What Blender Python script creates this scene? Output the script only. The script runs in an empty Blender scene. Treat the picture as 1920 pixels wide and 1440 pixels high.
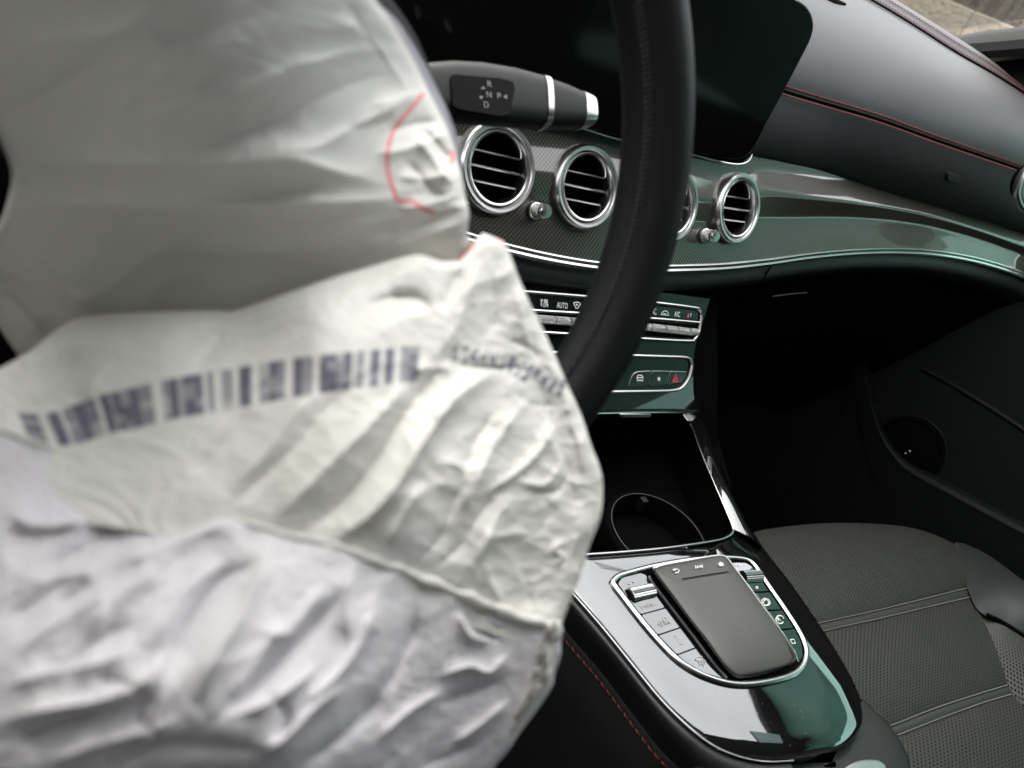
import bpy, bmesh, math, random
import numpy as np
from mathutils import Vector, Matrix
R = math.radians
random.seed(7)
scene = bpy.context.scene
col = scene.collection

# ------------------------------------------------------------------ camera
FPX = 1400.0                                   # focal length of the photograph in its own 1920 px wide pixels
def nrm(v):
    v = np.asarray(v, float)
    return v / np.linalg.norm(v)
XC = nrm([1890, -40, 1400])                    # car axes seen from the camera (right, down, forward)
YC = np.array([-1037, -1360, 1400.0]); YC = nrm(YC - XC * np.dot(XC, YC))
ZC = -np.cross(XC, YC)
if ZC[1] > 0: ZC = -ZC
EYE = np.array([0.0, 0.0, 1.15])               # X to the passenger side, Y to the windscreen, Z up, metres
RIGHT = np.array([XC[0], YC[0], ZC[0]]); DOWN = np.array([XC[1], YC[1], ZC[1]]); FWD = np.array([XC[2], YC[2], ZC[2]])
cam_data = bpy.data.cameras.new("camera")
cam = bpy.data.objects.new("camera", cam_data); col.objects.link(cam)
cam_data.sensor_width = 36.0
cam_data.lens = FPX / 1920 * 36
cam_data.clip_start = 0.02; cam_data.clip_end = 400
M = Matrix.Identity(4)
for r in range(3):
    M[r][0] = RIGHT[r]; M[r][1] = -DOWN[r]; M[r][2] = -FWD[r]; M[r][3] = EYE[r]
cam.matrix_world = M
cam_data.dof.use_dof = True
cam_data.dof.focus_distance = 0.86
cam_data.dof.aperture_fstop = 6.4
scene.camera = cam

# ------------------------------------------------------------------ sky, sun, exposure
world = bpy.data.worlds.new("World"); scene.world = world; world.use_nodes = True
nt = world.node_tree; nt.nodes.clear()
sky = nt.nodes.new("ShaderNodeTexSky"); sky.sky_type = 'NISHITA'; sky.sun_disc = False
SUN_EL, SUN_AZ = R(56), R(-18)
sky.sun_elevation = SUN_EL; sky.sun_rotation = -SUN_AZ
sky.air_density = 1.0; sky.dust_density = 2.0; sky.ozone_density = 1.0
mx = nt.nodes.new("ShaderNodeMix"); mx.data_type = 'RGBA'; mx.inputs[0].default_value = 0.75   # mostly closed cloud
bg = nt.nodes.new("ShaderNodeBackground"); bg.inputs[1].default_value = 0.13
out = nt.nodes.new("ShaderNodeOutputWorld")
tc = nt.nodes.new("ShaderNodeTexCoord")
cl = nt.nodes.new("ShaderNodeTexNoise"); cl.inputs["Scale"].default_value = 2.2; cl.inputs["Detail"].default_value = 6
cr = nt.nodes.new("ShaderNodeMapRange"); cr.inputs[1].default_value = .3; cr.inputs[2].default_value = .7
cr.inputs[3].default_value = .8; cr.inputs[4].default_value = 1.2
ml = nt.nodes.new("ShaderNodeMix"); ml.data_type = 'RGBA'; ml.blend_type = 'MULTIPLY'; ml.inputs[0].default_value = 1
nt.links.new(sky.outputs[0], mx.inputs[6]); mx.inputs[7].default_value = (6.0, 5.85, 5.7, 1)
nt.links.new(tc.outputs["Generated"], cl.inputs["Vector"]); nt.links.new(cl.outputs[0], cr.inputs[0])
nt.links.new(mx.outputs[2], ml.inputs[6]); nt.links.new(cr.outputs[0], ml.inputs[7])
nt.links.new(ml.outputs[2], bg.inputs[0]); nt.links.new(bg.outputs[0], out.inputs[0])
sd = bpy.data.lights.new("sun", 'SUN'); sd.energy = 0.5; sd.angle = R(50); sd.color = (1, .95, .88)
sun = bpy.data.objects.new("sun", sd); col.objects.link(sun)
sun.rotation_euler = (R(90) - SUN_EL, 0, math.pi - SUN_AZ)
scene.view_settings.view_transform = 'Standard'; scene.view_settings.look = 'None'
scene.view_settings.exposure = 2.85; scene.view_settings.gamma = 1.0
scene.cycles.use_denoising = True
scene.cycles.max_bounces = 8; scene.cycles.diffuse_bounces = 5; scene.cycles.glossy_bounces = 5
scene.cycles.transparent_max_bounces = 8
scene.cycles.sample_clamp_indirect = 6.0
scene.cycles.caustics_reflective = False; scene.cycles.caustics_refractive = False

# ------------------------------------------------------------------ geometry helpers
def ray(px, py):
    return RIGHT * ((px - 960) / FPX) + DOWN * ((py - 720) / FPX) + FWD
def at(px, py, d):
    return EYE + ray(px, py) * d
def tilt(deg):
    t = R(deg); return np.array([0, -math.cos(t), math.sin(t)])
class Plane:
    def __init__(s, p, n): s.p = np.array(p, float); s.n = nrm(n)
    def __call__(s, px, py, h=0.0):            # where the line of sight meets the plane lifted by h
        r = ray(px, py); p = s.p + s.n * h
        return EYE + r * (np.dot(p - EYE, s.n) / np.dot(r, s.n))
    def up(s, h): return Plane(s.p + s.n * h, s.n)
def crom(pts, n=8, closed=False):
    """Catmull-Rom through points of any dimension."""
    P = np.asarray(pts, float); m = len(P); outp = []
    segs = m if closed else m - 1
    for i in range(segs):
        if closed: a, b, c, d = P[(i-1) % m], P[i], P[(i+1) % m], P[(i+2) % m]
        else: a, b, c, d = P[max(i-1, 0)], P[i], P[i+1], P[min(i+2, m-1)]
        for k in range(n):
            t = k / n
            outp.append(.5*((2*b)+(-a+c)*t+(2*a-5*b+4*c-d)*t*t+(-a+3*b-3*c+d)*t**3))
    if not closed: outp.append(P[-1])
    return np.array(outp)
def resamp(P, n, closed=False):
    P = np.asarray(P, float)
    if closed: P = np.vstack([P, P[:1]])
    L = np.r_[0, np.cumsum(np.linalg.norm(np.diff(P, axis=0), axis=1))]
    t = np.linspace(0, L[-1], n + 1 if closed else n)
    Q = np.stack([np.interp(t, L, P[:, k]) for k in range(P.shape[1])], 1)
    return Q[:-1] if closed else Q
def curve(pts, n): return resamp(crom(pts, 10), n)

ORG = {}
def thing(name, label, cat, loc, group=None):
    o = bpy.data.objects.new(name, None); col.objects.link(o)
    o.empty_display_size = .05
    o.location = Vector(loc); o['label'] = label; o['category'] = cat
    if group: o['group'] = group
    ORG[o] = np.array(loc, float)
    return o
def mk(name, V, F, mat, parent=None, smooth=35, uv=None, attrs=None, label=None, kind=None):
    V = np.asarray(V, float)
    off = ORG[parent] if parent is not None else np.zeros(3)
    me = bpy.data.meshes.new(name)
    me.from_pydata((V - off).tolist(), [], F if isinstance(F, list) else F.tolist())
    if uv is not None:
        l = me.uv_layers.new(name="UVMap")
        idx = np.empty(len(me.loops), np.int32); me.loops.foreach_get("vertex_index", idx)
        l.data.foreach_set("uv", np.asarray(uv, np.float32)[idx].ravel())
    if attrs:
        for k, a in attrs.items():
            at_ = me.attributes.new(k, 'FLOAT', 'POINT'); at_.data.foreach_set("value", np.asarray(a, np.float32))
    if mat is not None: me.materials.append(mat)
    if smooth:
        me.polygons.foreach_set("use_smooth", [True] * len(me.polygons))
        if smooth < 170: me.set_sharp_from_angle(angle=R(smooth))
    me.update()
    o = bpy.data.objects.new(name, me); col.objects.link(o)
    if parent is not None: o.parent = parent
    ORG[o] = off
    if label: o['label'] = label
    if kind: o['kind'] = kind
    return o
def recalc(o):
    bm = bmesh.new(); bm.from_mesh(o.data); bmesh.ops.recalc_face_normals(bm, faces=bm.faces[:]); bm.to_mesh(o.data); bm.free()
    return o
def gridF(nv, nu, close_u=False, off=0):
    i, j = np.meshgrid(np.arange(nv - 1), np.arange(nu if close_u else nu - 1), indexing='ij')
    a = i * nu + j; b = i * nu + (j + 1) % nu
    return (np.stack([a, b, b + nu, a + nu], -1).reshape(-1, 4) + off)
def gridUV(P):
    du = np.linalg.norm(np.diff(P, axis=1), axis=2).mean(0); dv = np.linalg.norm(np.diff(P, axis=0), axis=2).mean(1)
    u = np.r_[0, np.cumsum(du)]; v = np.r_[0, np.cumsum(dv)]
    return np.stack(np.meshgrid(u, v), -1).reshape(-1, 2)
def sheet(name, P, mat, parent=None, thick=0.0, tdir=None, **kw):
    """Surface through a grid of points P[nv][nu]; thick > 0 gives it a back and sides."""
    P = np.asarray(P, float); nv, nu = P.shape[:2]
    V = P.reshape(-1, 3); F = gridF(nv, nu); uv = gridUV(P)
    if thick:
        if tdir is None:
            d = nrm(np.cross(P[-1, 0] - P[0, 0], P[0, -1] - P[0, 0]))
            if np.dot(d, P[nv//2, nu//2] - EYE) < 0: d = -d
        else: d = nrm(tdir)
        N = nv * nu
        B = V + d * thick
        F2 = F[:, ::-1] + N
        ring = [j for j in range(nu)] + [i*nu+nu-1 for i in range(1, nv)] + [(nv-1)*nu+j for j in range(nu-2, -1, -1)] + [i*nu for i in range(nv-2, 0, -1)]
        S = [[ring[k], ring[k]+N, ring[(k+1) % len(ring)]+N, ring[(k+1) % len(ring)]] for k in range(len(ring))]
        V = np.vstack([V, B]); F = F.tolist() + F2.tolist() + S; uv = np.vstack([uv, uv])
    o = mk(name, V, F, mat, parent, uv=uv, **kw)
    return recalc(o)
def loft(A, B, nv, bulge=None, bdir=None, prof=None):
    A = np.asarray(A); B = np.asarray(B); t = np.linspace(0, 1, nv)[:, None, None]
    P = A[None]*(1-t) + B[None]*t
    if bulge is not None:
        pf = np.sin(np.pi*np.linspace(0, 1, nv)) if prof is None else np.asarray([prof(x) for x in np.linspace(0, 1, nv)])
        P = P + pf[:, None, None]*np.asarray(bdir, float)[None, None]*np.asarray(bulge).reshape(1, -1, 1)
    return P
def frames(P, closed, up):
    n = len(P); T = np.roll(P, -1, 0) - np.roll(P, 1, 0)
    if not closed: T[0] = P[1]-P[0]; T[-1] = P[-1]-P[-2]
    T /= np.linalg.norm(T, axis=1)[:, None] + 1e-12
    U = np.broadcast_to(np.asarray(up, float), (n, 3)) if np.ndim(up) == 1 else np.asarray(up)
    S = np.cross(T, U); S /= np.linalg.norm(S, axis=1)[:, None] + 1e-12
    N = np.cross(S, T)
    return S, N
def sweepVF(P, prof, up, closed=False, caps=True, off=0):
    """Sweep the closed 2-D profile [(side, up)] along P."""
    P = np.asarray(P, float); S, N = frames(P, closed, up); prof = np.asarray(prof, float); k = prof.shape[-2]
    if prof.ndim == 2: prof = np.broadcast_to(prof, (len(P),)+prof.shape)
    V = P[:, None]+S[:, None]*prof[:, :, :1]+N[:, None]*prof[:, :, 1:]
    F = gridF(len(P)+(1 if closed else 0), k, True)
    if closed: F = F % (len(P)*k)
    F = (F+off).tolist()
    if caps and not closed:
        F += [[off+j for j in range(k)][::-1], [off+(len(P)-1)*k+j for j in range(k)]]
    return V.reshape(-1, 3), F
def ell(a, b, k=10): return [(a*math.cos(2*math.pi*i/k), b*math.sin(2*math.pi*i/k)) for i in range(k)]
def sweep(name, P, prof, up, mat, parent=None, closed=False, **kw):
    V, F = sweepVF(P, prof, up, closed)
    return recalc(mk(name, V, F, mat, parent, **kw))
def plate(name, pts, n, h0, h1, mat, parent=None, bev=0.0008, **kw):
    """Solid plate: outline pts (3-D, on a plane of normal n) raised from h0 to h1 with a rounded upper rim."""
    P = np.asarray(pts, float); n = nrm(n); m = len(P)
    T = np.roll(P, -1, 0)-np.roll(P, 1, 0); T /= np.linalg.norm(T, axis=1)[:, None]+1e-12
    S = np.cross(n, T); c = P.mean(0)
    if np.sum(np.einsum('ij,ij->i', S, c-P)) < 0: S = -S
    bev = min(bev, abs(h1-h0)*.9)
    rings = [P+n*h0, P+n*(h1-bev), P+n*(h1-bev*.3)+S*bev*.3, P+n*h1+S*bev]
    V = np.vstack(rings); F = []
    for r in range(3):
        for j in range(m): F.append([r*m+j, r*m+(j+1) % m, (r+1)*m+(j+1) % m, (r+1)*m+j])
    F.append([3*m+j for j in range(m)]); F.append([j for j in range(m)][::-1])
    c0 = V[:, :]
    u = nrm(np.cross(n, [0.3, 1, .2])); v = np.cross(n, u)
    uv = np.stack([c0 @ u, c0 @ v], 1)
    return recalc(mk(name, V, F, mat, parent, uv=uv, smooth=14, **kw))
def rpoly(pts, r=.25, n=5):
    """Round the corners of a 2-D polygon; r is a share of the shorter neighbouring side (or a list)."""
    P = [np.array(p[:2], float) for p in pts]; outp = []
    for i, p in enumerate(P):
        a, b = P[i-1], P[(i+1) % len(P)]
        rr = pts[i][2] if len(pts[i]) > 2 else r
        d = rr*min(np.linalg.norm(a-p), np.linalg.norm(b-p))
        if d < 1e-6: outp.append(p); continue
        s, e = p+(a-p)/np.linalg.norm(a-p)*d, p+(b-p)/np.linalg.norm(b-p)*d
        for k in range(n+1):
            t = k/n; outp.append((1-t)**2*s+2*t*(1-t)*p+t*t*e)
    return np.array(outp)
def boxVF(c, s):
    c = np.array(c, float); s = np.array(s, float)/2
    V = np.array([[x, y, z] for x in (-1, 1) for y in (-1, 1) for z in (-1, 1)])*s+c
    F = [[0, 1, 3, 2], [4, 6, 7, 5], [0, 4, 5, 1], [2, 3, 7, 6], [0, 2, 6, 4], [1, 5, 7, 3]]
    return V, F
def box(name, c, s, mat, parent=None, **kw):
    V, F = boxVF(c, s); return mk(name, V, F, mat, parent, smooth=0, **kw)
class MB:
    def __init__(s): s.V = []; s.F = []; s.n = 0
    def add(s, V, F):
        V = np.asarray(V, float); s.V.append(V); s.F += [[i+s.n for i in f] for f in (F if isinstance(F, list) else F.tolist())]; s.n += len(V)
    def build(s, name, mat, parent=None, **kw): return recalc(mk(name, np.vstack(s.V), s.F, mat, parent, **kw))
def lathe(name, prof, mat, parent, o, ax, k=48, **kw):
    """Turn the profile [(radius, height)] round axis ax at o."""
    ax = nrm(ax); a = nrm(np.cross(ax, [.2, .1, 1])); b = np.cross(ax, a); th = np.arange(k)*2*math.pi/k
    V = np.concatenate([np.array(o)+(np.cos(th)[:, None]*a+np.sin(th)[:, None]*b)*r+ax*h for r, h in prof])
    F = gridF(len(prof), k, True).tolist()
    return recalc(mk(name, V, F, mat, parent, **kw))
def text(name, s, p0, p1, n, mat, parent, height=None, lift=.0004, bold=0.0, shear=0):
    """Flat lettering whose base line runs from p0 to p1 on a surface of normal n."""
    cu = bpy.data.curves.new("lettering", 'FONT'); cu.body = s; cu.size = 1; cu.offset = bold; cu.extrude = 0; cu.resolution_u = 3
    ob = bpy.data.objects.new("lettering", cu); col.objects.link(ob)
    dg = bpy.context.evaluated_depsgraph_get(); dg.update()
    me = bpy.data.meshes.new_from_object(ob.evaluated_get(dg))
    V = np.array([v.co[:] for v in me.vertices]); F = [list(p.vertices) for p in me.polygons]
    bpy.data.objects.remove(ob); bpy.data.curves.remove(cu); bpy.data.meshes.remove(me)
    p0, p1, n = np.array(p0), np.array(p1), nrm(n)
    x = nrm(p1-p0); y = np.cross(n, x)
    lo, hi = V[:, 0].min(), V[:, 0].max(); w = np.linalg.norm(p1-p0); sx = w/(hi-lo)
    sy = sx if height is None else height/.7
    W = p0+x[None]*((V[:, :1]-lo)*sx)+y[None]*(V[:, 1:2]*sy)+n*lift
    return mk(name, W, F, mat, parent, smooth=0)
def strokes(name, lines, w, n, mat, parent, lift=.0004, fills=()):
    """Flat line drawing: 3-D polylines of width w on a surface of normal n, plus filled outlines."""
    b = MB(); n = nrm(n)
    for L in lines:
        L = np.asarray(L, float); S, _ = frames(L, False, n)
        V = np.concatenate([L+S*w/2+n*lift, L-S*w/2+n*lift]); m = len(L)
        b.add(V, [[i, i+1, m+i+1, m+i] for i in range(m-1)])
    for f in fills: b.add(np.asarray(f)+n*lift, [list(range(len(f)))])
    return mk(name, np.vstack(b.V), b.F, mat, parent, smooth=0)

# ------------------------------------------------------------------ materials
def mat(name, base, rough=.5, metal=0.0, spec=.5, coat=0.0, coatr=.03, bump=None, ior=1.5, sheen=0, var=0.0):
    m = bpy.data.materials.new(name); m.use_nodes = True; t = m.node_tree; b = t.nodes["Principled BSDF"]
    b.inputs["Base Color"].default_value = (*base, 1); b.inputs["Roughness"].default_value = rough
    b.inputs["Metallic"].default_value = metal; b.inputs["IOR"].default_value = ior
    b.inputs["Specular IOR Level"].default_value = spec
    b.inputs["Coat Weight"].default_value = coat; b.inputs["Coat Roughness"].default_value = coatr
    if sheen: b.inputs["Sheen Weight"].default_value = sheen
    tcn = t.nodes.new("ShaderNodeTexCoord")
    if var:
        nz = t.nodes.new("ShaderNodeTexNoise"); nz.inputs["Scale"].default_value = 34; nz.inputs["Detail"].default_value = 10; nz.inputs["Roughness"].default_value = .7
        t.links.new(tcn.outputs["Object"], nz.inputs["Vector"])
        mr = t.nodes.new("ShaderNodeMapRange"); mr.inputs[1].default_value = .35; mr.inputs[2].default_value = .7
        mr.inputs[3].default_value = max(rough-var, .01); mr.inputs[4].default_value = rough+var
        t.links.new(nz.outputs[0], mr.inputs[0]); t.links.new(mr.outputs[0], b.inputs["Roughness"])
    if bump:
        sc, st, dist = bump
        nz = t.nodes.new("ShaderNodeTexNoise"); nz.inputs["Scale"].default_value = sc; nz.inputs["Detail"].default_value = 3
        t.links.new(tcn.outputs["Object"], nz.inputs["Vector"])
        bp = t.nodes.new("ShaderNodeBump"); bp.inputs["Strength"].default_value = st; bp.inputs["Distance"].default_value = dist
        t.links.new(nz.outputs[0], bp.inputs["Height"]); t.links.new(bp.outputs[0], b.inputs["Normal"])
    return m
def nodes(m): return m.node_tree, m.node_tree.nodes["Principled BSDF"]
def math_(t, op, a, b=None, c=None):
    n = t.nodes.new("ShaderNodeMath"); n.operation = op
    for i, x in enumerate((a, b, c)):
        if x is None: continue
        if isinstance(x, (int, float)): n.inputs[i].default_value = x
        else: t.links.new(x, n.inputs[i])
    return n.outputs[0]

m_gloss = mat("piano_black", (.004, .004, .004), .03, ior=2.25, var=.02)
m_gloss_s = mat("piano_black_stack", (.003, .003, .003), .03, ior=1.47, var=.02)
m_black = mat("black_plastic", (.0055, .0055, .006), .55, spec=.25, bump=(900, .15, .0006))
m_deep = mat("black_deep", (.0018, .0018, .0018), .85, spec=.03)
m_leather = mat("black_leather", (.010, .010, .0105), .46, bump=(750, .35, .0009), spec=.4)
m_pad = mat("dash_leather_sheen", (.050, .0485, .0505), .52, bump=(900, .45, .0010), spec=.42)  # black leather lightened: the windscreen sheen is put into the base colour
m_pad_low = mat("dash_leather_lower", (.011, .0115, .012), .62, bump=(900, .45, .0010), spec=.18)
m_chrome = mat("satin_chrome", (.56, .55, .54), .3, 1.0)
m_chrome_b = mat("bright_chrome", (.52, .51, .505), .24, 1.0)
m_rubber = mat("soft_touch_grey", (.055, .053, .051), .5, spec=.5, bump=(1500, .1, .0003))
m_screen = mat("screen_glass", (.002, .002, .002), .08, ior=1.3, spec=.14)
m_mark = mat("white_marking", (.62, .62, .60), .5)
m_dim = mat("grey_marking", (.30, .29, .28), .5)
m_dimmer = mat("faint_marking", (.16, .16, .165), .5)
m_redmark = mat("red_marking", (.62, .06, .05), .5)
m_bluemark = mat("blue_marking", (.08, .35, .6), .5)
m_redthread = mat("red_thread", (.15, .015, .018), .6)
m_greythread = mat("grey_thread", (.10, .095, .082), .6)
m_button = mat("button_black", (.005, .005, .005), .14, ior=1.55)
m_carpet = mat("black_carpet", (.005, .005, .005), .95, spec=.03, bump=(1200, .8, .003))
m_headliner = mat("headliner", (.16, .155, .15), .9)
m_sticker = mat("dark_green_label", (.012, .035, .034), .3)

# carbon weave under clear lacquer
m_carbon = mat("carbon_weave", (.02, .018, .015), .38, .35, coat=1.0, coatr=.04)
t, b = nodes(m_carbon)
b.inputs["Coat IOR"].default_value = 1.6
uvn = t.nodes.new("ShaderNodeTexCoord"); sp = t.nodes.new("ShaderNodeSeparateXYZ")
t.links.new(uvn.outputs["UV"], sp.inputs[0])
fu = math_(t, 'MULTIPLY', sp.outputs[0], 410.0); fv = math_(t, 'MULTIPLY', sp.outputs[1], 410.0)
tw = math_(t, 'MODULO', math_(t, 'ADD', math_(t, 'FLOOR', fu), math_(t, 'FLOOR', fv)), 2.0)
cu_ = math_(t, 'ABSOLUTE', math_(t, 'SUBTRACT', math_(t, 'FRACT', fu), .5)); cv_ = math_(t, 'ABSOLUTE', math_(t, 'SUBTRACT', math_(t, 'FRACT', fv), .5))
edge = math_(t, 'SUBTRACT', 1.0, math_(t, 'MULTIPLY', math_(t, 'MAXIMUM', cu_, cv_), 1.3))
val = math_(t, 'MULTIPLY', tw, edge)
mixc = t.nodes.new("ShaderNodeMix"); mixc.data_type = 'RGBA'
mixc.inputs[6].default_value = (.008, .007, .006, 1); mixc.inputs[7].default_value = (.10, .087, .07, 1)
t.links.new(val, mixc.inputs[0]); t.links.new(mixc.outputs[2], b.inputs["Base Color"])

# perforated leather: holes punched on a diagonal raster
def perf(name, base, pitch, size):
    m = mat(name, base, .5, spec=.42)
    t, b = nodes(m)
    uvn = t.nodes.new("ShaderNodeTexCoord"); mp = t.nodes.new("ShaderNodeMapping"); mp.inputs["Rotation"].default_value = (0, 0, R(45))
    vo = t.nodes.new("ShaderNodeTexVoronoi"); vo.voronoi_dimensions = '2D'; vo.inputs["Scale"].default_value = 1/pitch; vo.inputs["Randomness"].default_value = 0.06
    t.links.new(uvn.outputs["UV"], mp.inputs[0]); t.links.new(mp.outputs[0], vo.inputs["Vector"])
    mr = t.nodes.new("ShaderNodeMapRange"); mr.inputs[1].default_value = size*.8; mr.inputs[2].default_value = size*1.25
    t.links.new(vo.outputs["Distance"], mr.inputs[0])
    mc = t.nodes.new("ShaderNodeMix"); mc.data_type = 'RGBA'; mc.inputs[6].default_value = (.001, .001, .001, 1); mc.inputs[7].default_value = (*base, 1)
    t.links.new(mr.outputs[0], mc.inputs[0]); t.links.new(mc.outputs[2], b.inputs["Base Color"])
    t.links.new(math_(t, 'MULTIPLY', mr.outputs[0], .42), b.inputs["Specular IOR Level"])
    nz = t.nodes.new("ShaderNodeTexNoise"); nz.inputs["Scale"].default_value = 700; t.links.new(uvn.outputs["Object"], nz.inputs["Vector"])
    bp = t.nodes.new("ShaderNodeBump"); bp.inputs["Strength"].default_value = .5; bp.inputs["Distance"].default_value = .0012
    nw = t.nodes.new("ShaderNodeTexNoise"); nw.inputs["Scale"].default_value = 22; nw.inputs["Detail"].default_value = 4; t.links.new(uvn.outputs["Object"], nw.inputs["Vector"])
    hh = math_(t, 'ADD', math_(t, 'ADD', mr.outputs[0], math_(t, 'MULTIPLY', nz.outputs[0], .5)), math_(t, 'MULTIPLY', nw.outputs[0], 4.0))
    t.links.new(hh, bp.inputs["Height"]); t.links.new(bp.outputs[0], b.inputs["Normal"])
    return m
m_perf = perf("perforated_leather", (.019, .0182, .0168), .0046, .21)
m_perf2 = perf("perforated_leather_side", (.032, .0305, .0285), .0050, .24)

# airbag cloth: white weave with printed blue-black bars and red lines carried as point attributes
def cloth(name, base, rib, ribstr):
    m = mat(name, base, .5, spec=.38, sheen=.1)
    t, b = nodes(m)
    uvn = t.nodes.new("ShaderNodeTexCoord")
    last = None
    rgb = t.nodes.new("ShaderNodeRGB"); rgb.outputs[0].default_value = (*base, 1); last = rgb.outputs[0]
    for an, c in (("ink", (.055, .052, .095, 1)), ("red", (.72, .10, .12, 1))):
        a = t.nodes.new("ShaderNodeAttribute"); a.attribute_name = an
        mc = t.nodes.new("ShaderNodeMix"); mc.data_type = 'RGBA'; mc.inputs[7].default_value = c
        t.links.new(a.outputs["Fac"], mc.inputs[0]); t.links.new(last, mc.inputs[6]); last = mc.outputs[2]
    t.links.new(last, b.inputs["Base Color"])
    wv = t.nodes.new("ShaderNodeTexWave"); wv.inputs["Scale"].default_value = rib; wv.inputs["Distortion"].default_value = .6; wv.inputs["Detail"].default_value = 1
    mp = t.nodes.new("ShaderNodeMapping"); mp.inputs["Rotation"].default_value = (0, 0, R(-30))
    t.links.new(uvn.outputs["UV"], mp.inputs[0]); t.links.new(mp.outputs[0], wv.inputs["Vector"])
    bp = t.nodes.new("ShaderNodeBump"); bp.inputs["Strength"].default_value = ribstr; bp.inputs["Distance"].default_value = .0004
    t.links.new(wv.outputs[0], bp.inputs["Height"]); t.links.new(bp.outputs[0], b.inputs["Normal"])
    return m
m_cloth = cloth("airbag_cloth", (.60, .588, .553), 700, .12)
m_cloth_low = cloth("airbag_cloth_ribbed", (.63, .605, .63), 420, .55)
m_cloth_back = cloth("airbag_cloth_rear_shaded", (.42, .42, .47), 700, .1)  # bag cloth greyed: shade on its rear is put into the colour

# thin clear glass
def glass(name, tintc, refl=1.0):
    m = bpy.data.materials.new(name); m.use_nodes = True; t = m.node_tree; t.nodes.clear()
    o = t.nodes.new("ShaderNodeOutputMaterial"); tr = t.nodes.new("ShaderNodeBsdfTransparent"); tr.inputs[0].default_value = (*tintc, 1)
    g = t.nodes.new("ShaderNodeBsdfGlossy"); g.inputs["Roughness"].default_value = .01
    lw = t.nodes.new("ShaderNodeLayerWeight"); lw.inputs[0].default_value = .5      # thin pane: the same mirror share from both sides
    fr = math_(t, 'ADD', .03, math_(t, 'MULTIPLY', math_(t, 'POWER', lw.outputs["Facing"], 5.0), .9))
    mi = t.nodes.new("ShaderNodeMixShader"); t.links.new(fr, mi.inputs[0]); t.links.new(tr.outputs[0], mi.inputs[1]); t.links.new(g.outputs[0], mi.inputs[2])
    t.links.new(mi.outputs[0], o.inputs[0]); return m
m_glass = glass("clear_glass", (.94, .95, .94))
m_tint = glass("green_tinted_glass", (.55, .72, .66))
# translucent curtain cloth
m_curtain = bpy.data.materials.new("curtain_cloth"); m_curtain.use_nodes = True
t = m_curtain.node_tree; t.nodes.clear()
o_ = t.nodes.new("ShaderNodeOutputMaterial"); di = t.nodes.new("ShaderNodeBsdfDiffuse"); tl = t.nodes.new("ShaderNodeBsdfTranslucent"); mi = t.nodes.new("ShaderNodeMixShader")
di.inputs[0].default_value = (.30, .46, .42, 1); tl.inputs[0].default_value = (.30, .52, .47, 1); mi.inputs[0].default_value = .6
t.links.new(di.outputs[0], mi.inputs[1]); t.links.new(tl.outputs[0], mi.inputs[2]); t.links.new(mi.outputs[0], o_.inputs[0])
m_blocker = mat("light_blocker_white", (.70, .69, .66), .8)
# ------------------------------------------------------------------ main planes of the cabin
PV = Plane((.585, .581, .955), tilt(27))                 # vent panel
PC = Plane(at(1350, 1150, .72), (-.035, -math.sin(R(2.5)), math.cos(R(2.5))))   # top of the centre console
PS = Plane(PV(1280, 497)+np.array([0, .03, 0]), tilt(38))  # centre stack face
PSEAT = Plane((0, 0, .645), (0, 0, 1))

# ------------------------------------------------------------------ the place: ground, cabin shell, outside
def structure(o, label=None):
    o['kind'] = 'structure'
    if label: o['label'] = label
    return o
m_ground = mat("dusty_concrete", (.16, .14, .115), .9, bump=(8, .6, .03))
m_block = mat("weathered_stone", (.20, .172, .132), .9, bump=(25, 1.0, .03))
m_log = mat("old_timber", (.07, .054, .038), .85, bump=(30, 1.0, .02))
structure(mk("ground", [[-60, -60, 0], [60, -60, 0], [60, 60, 0], [-60, 60, 0]], [[0, 1, 2, 3]], m_ground, smooth=0))
structure(box("cabin_floor", (.58, -.3, .20), (1.62, 3.0, .04), m_carpet))
structure(box("roof_rail", (1.335, -.86, 1.455), (.07, 1.90, .11), m_deep))
structure(box("cabin_roof", (.585, -.86, 1.50), (1.50, 1.86, .035), m_headliner))
structure(box("rear_bulkhead", (.585, -1.75, .75), (1.6, .05, 1.1), m_carpet))
structure(box("firewall", (.60, 1.02, .64), (1.66, .04, .92), m_deep))
structure(box("driver_side_wall", (-.24, -.3, .62), (.05, 2.9, .88), m_black))

def slab(V4, d, name, m, parent=None, **kw):
    """Solid panel: four corners and a thickness vector."""
    V = np.array(V4, float); V = np.vstack([V, V+np.array(d)])
    F = [[0, 1, 2, 3], [7, 6, 5, 4], [0, 4, 5, 1], [1, 5, 6, 2], [2, 6, 7, 3], [3, 7, 4, 0]]
    return recalc(mk(name, V, F, m, parent, smooth=0, **kw))

m_pillar = mat("pillar_trim", (.012, .012, .012), .7, spec=.2)
# windscreen with its pillars
wsc = thing("windscreen", "clear sloping windscreen above the dashboard, seen in the top right corner", "windscreen", (.585, 1.05, 1.13))
wprof = crom([(1.08, 1.12), (.79, 1.26), (.50, 1.375), (.25, 1.445), (.08, 1.478)], 5)
wr_ = np.interp(wprof[:, 0], [.08, 1.08], [1.30, 1.40])
sheet("pane", np.array([[(x, y, z) for x in np.linspace(-.2+(1.40-xr)*.7, xr, 8)] for (y, z), xr in zip(wprof, wr_)]), m_glass, wsc, .004, tdir=(0, .4, 1))
rp_ = [(1.42, 1.12, 1.05), (1.385, .80, 1.222), (1.37, .70, 1.266), (1.345, .42, 1.375), (1.32, .22, 1.437), (1.30, .06, 1.468)]
mb = MB(); V, F = sweepVF(crom(rp_, 6), ell(.045, .024, 12), (-.5, .3, 1)); mb.add(V, F); mb.build("pillar", m_pillar, wsc)
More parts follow.
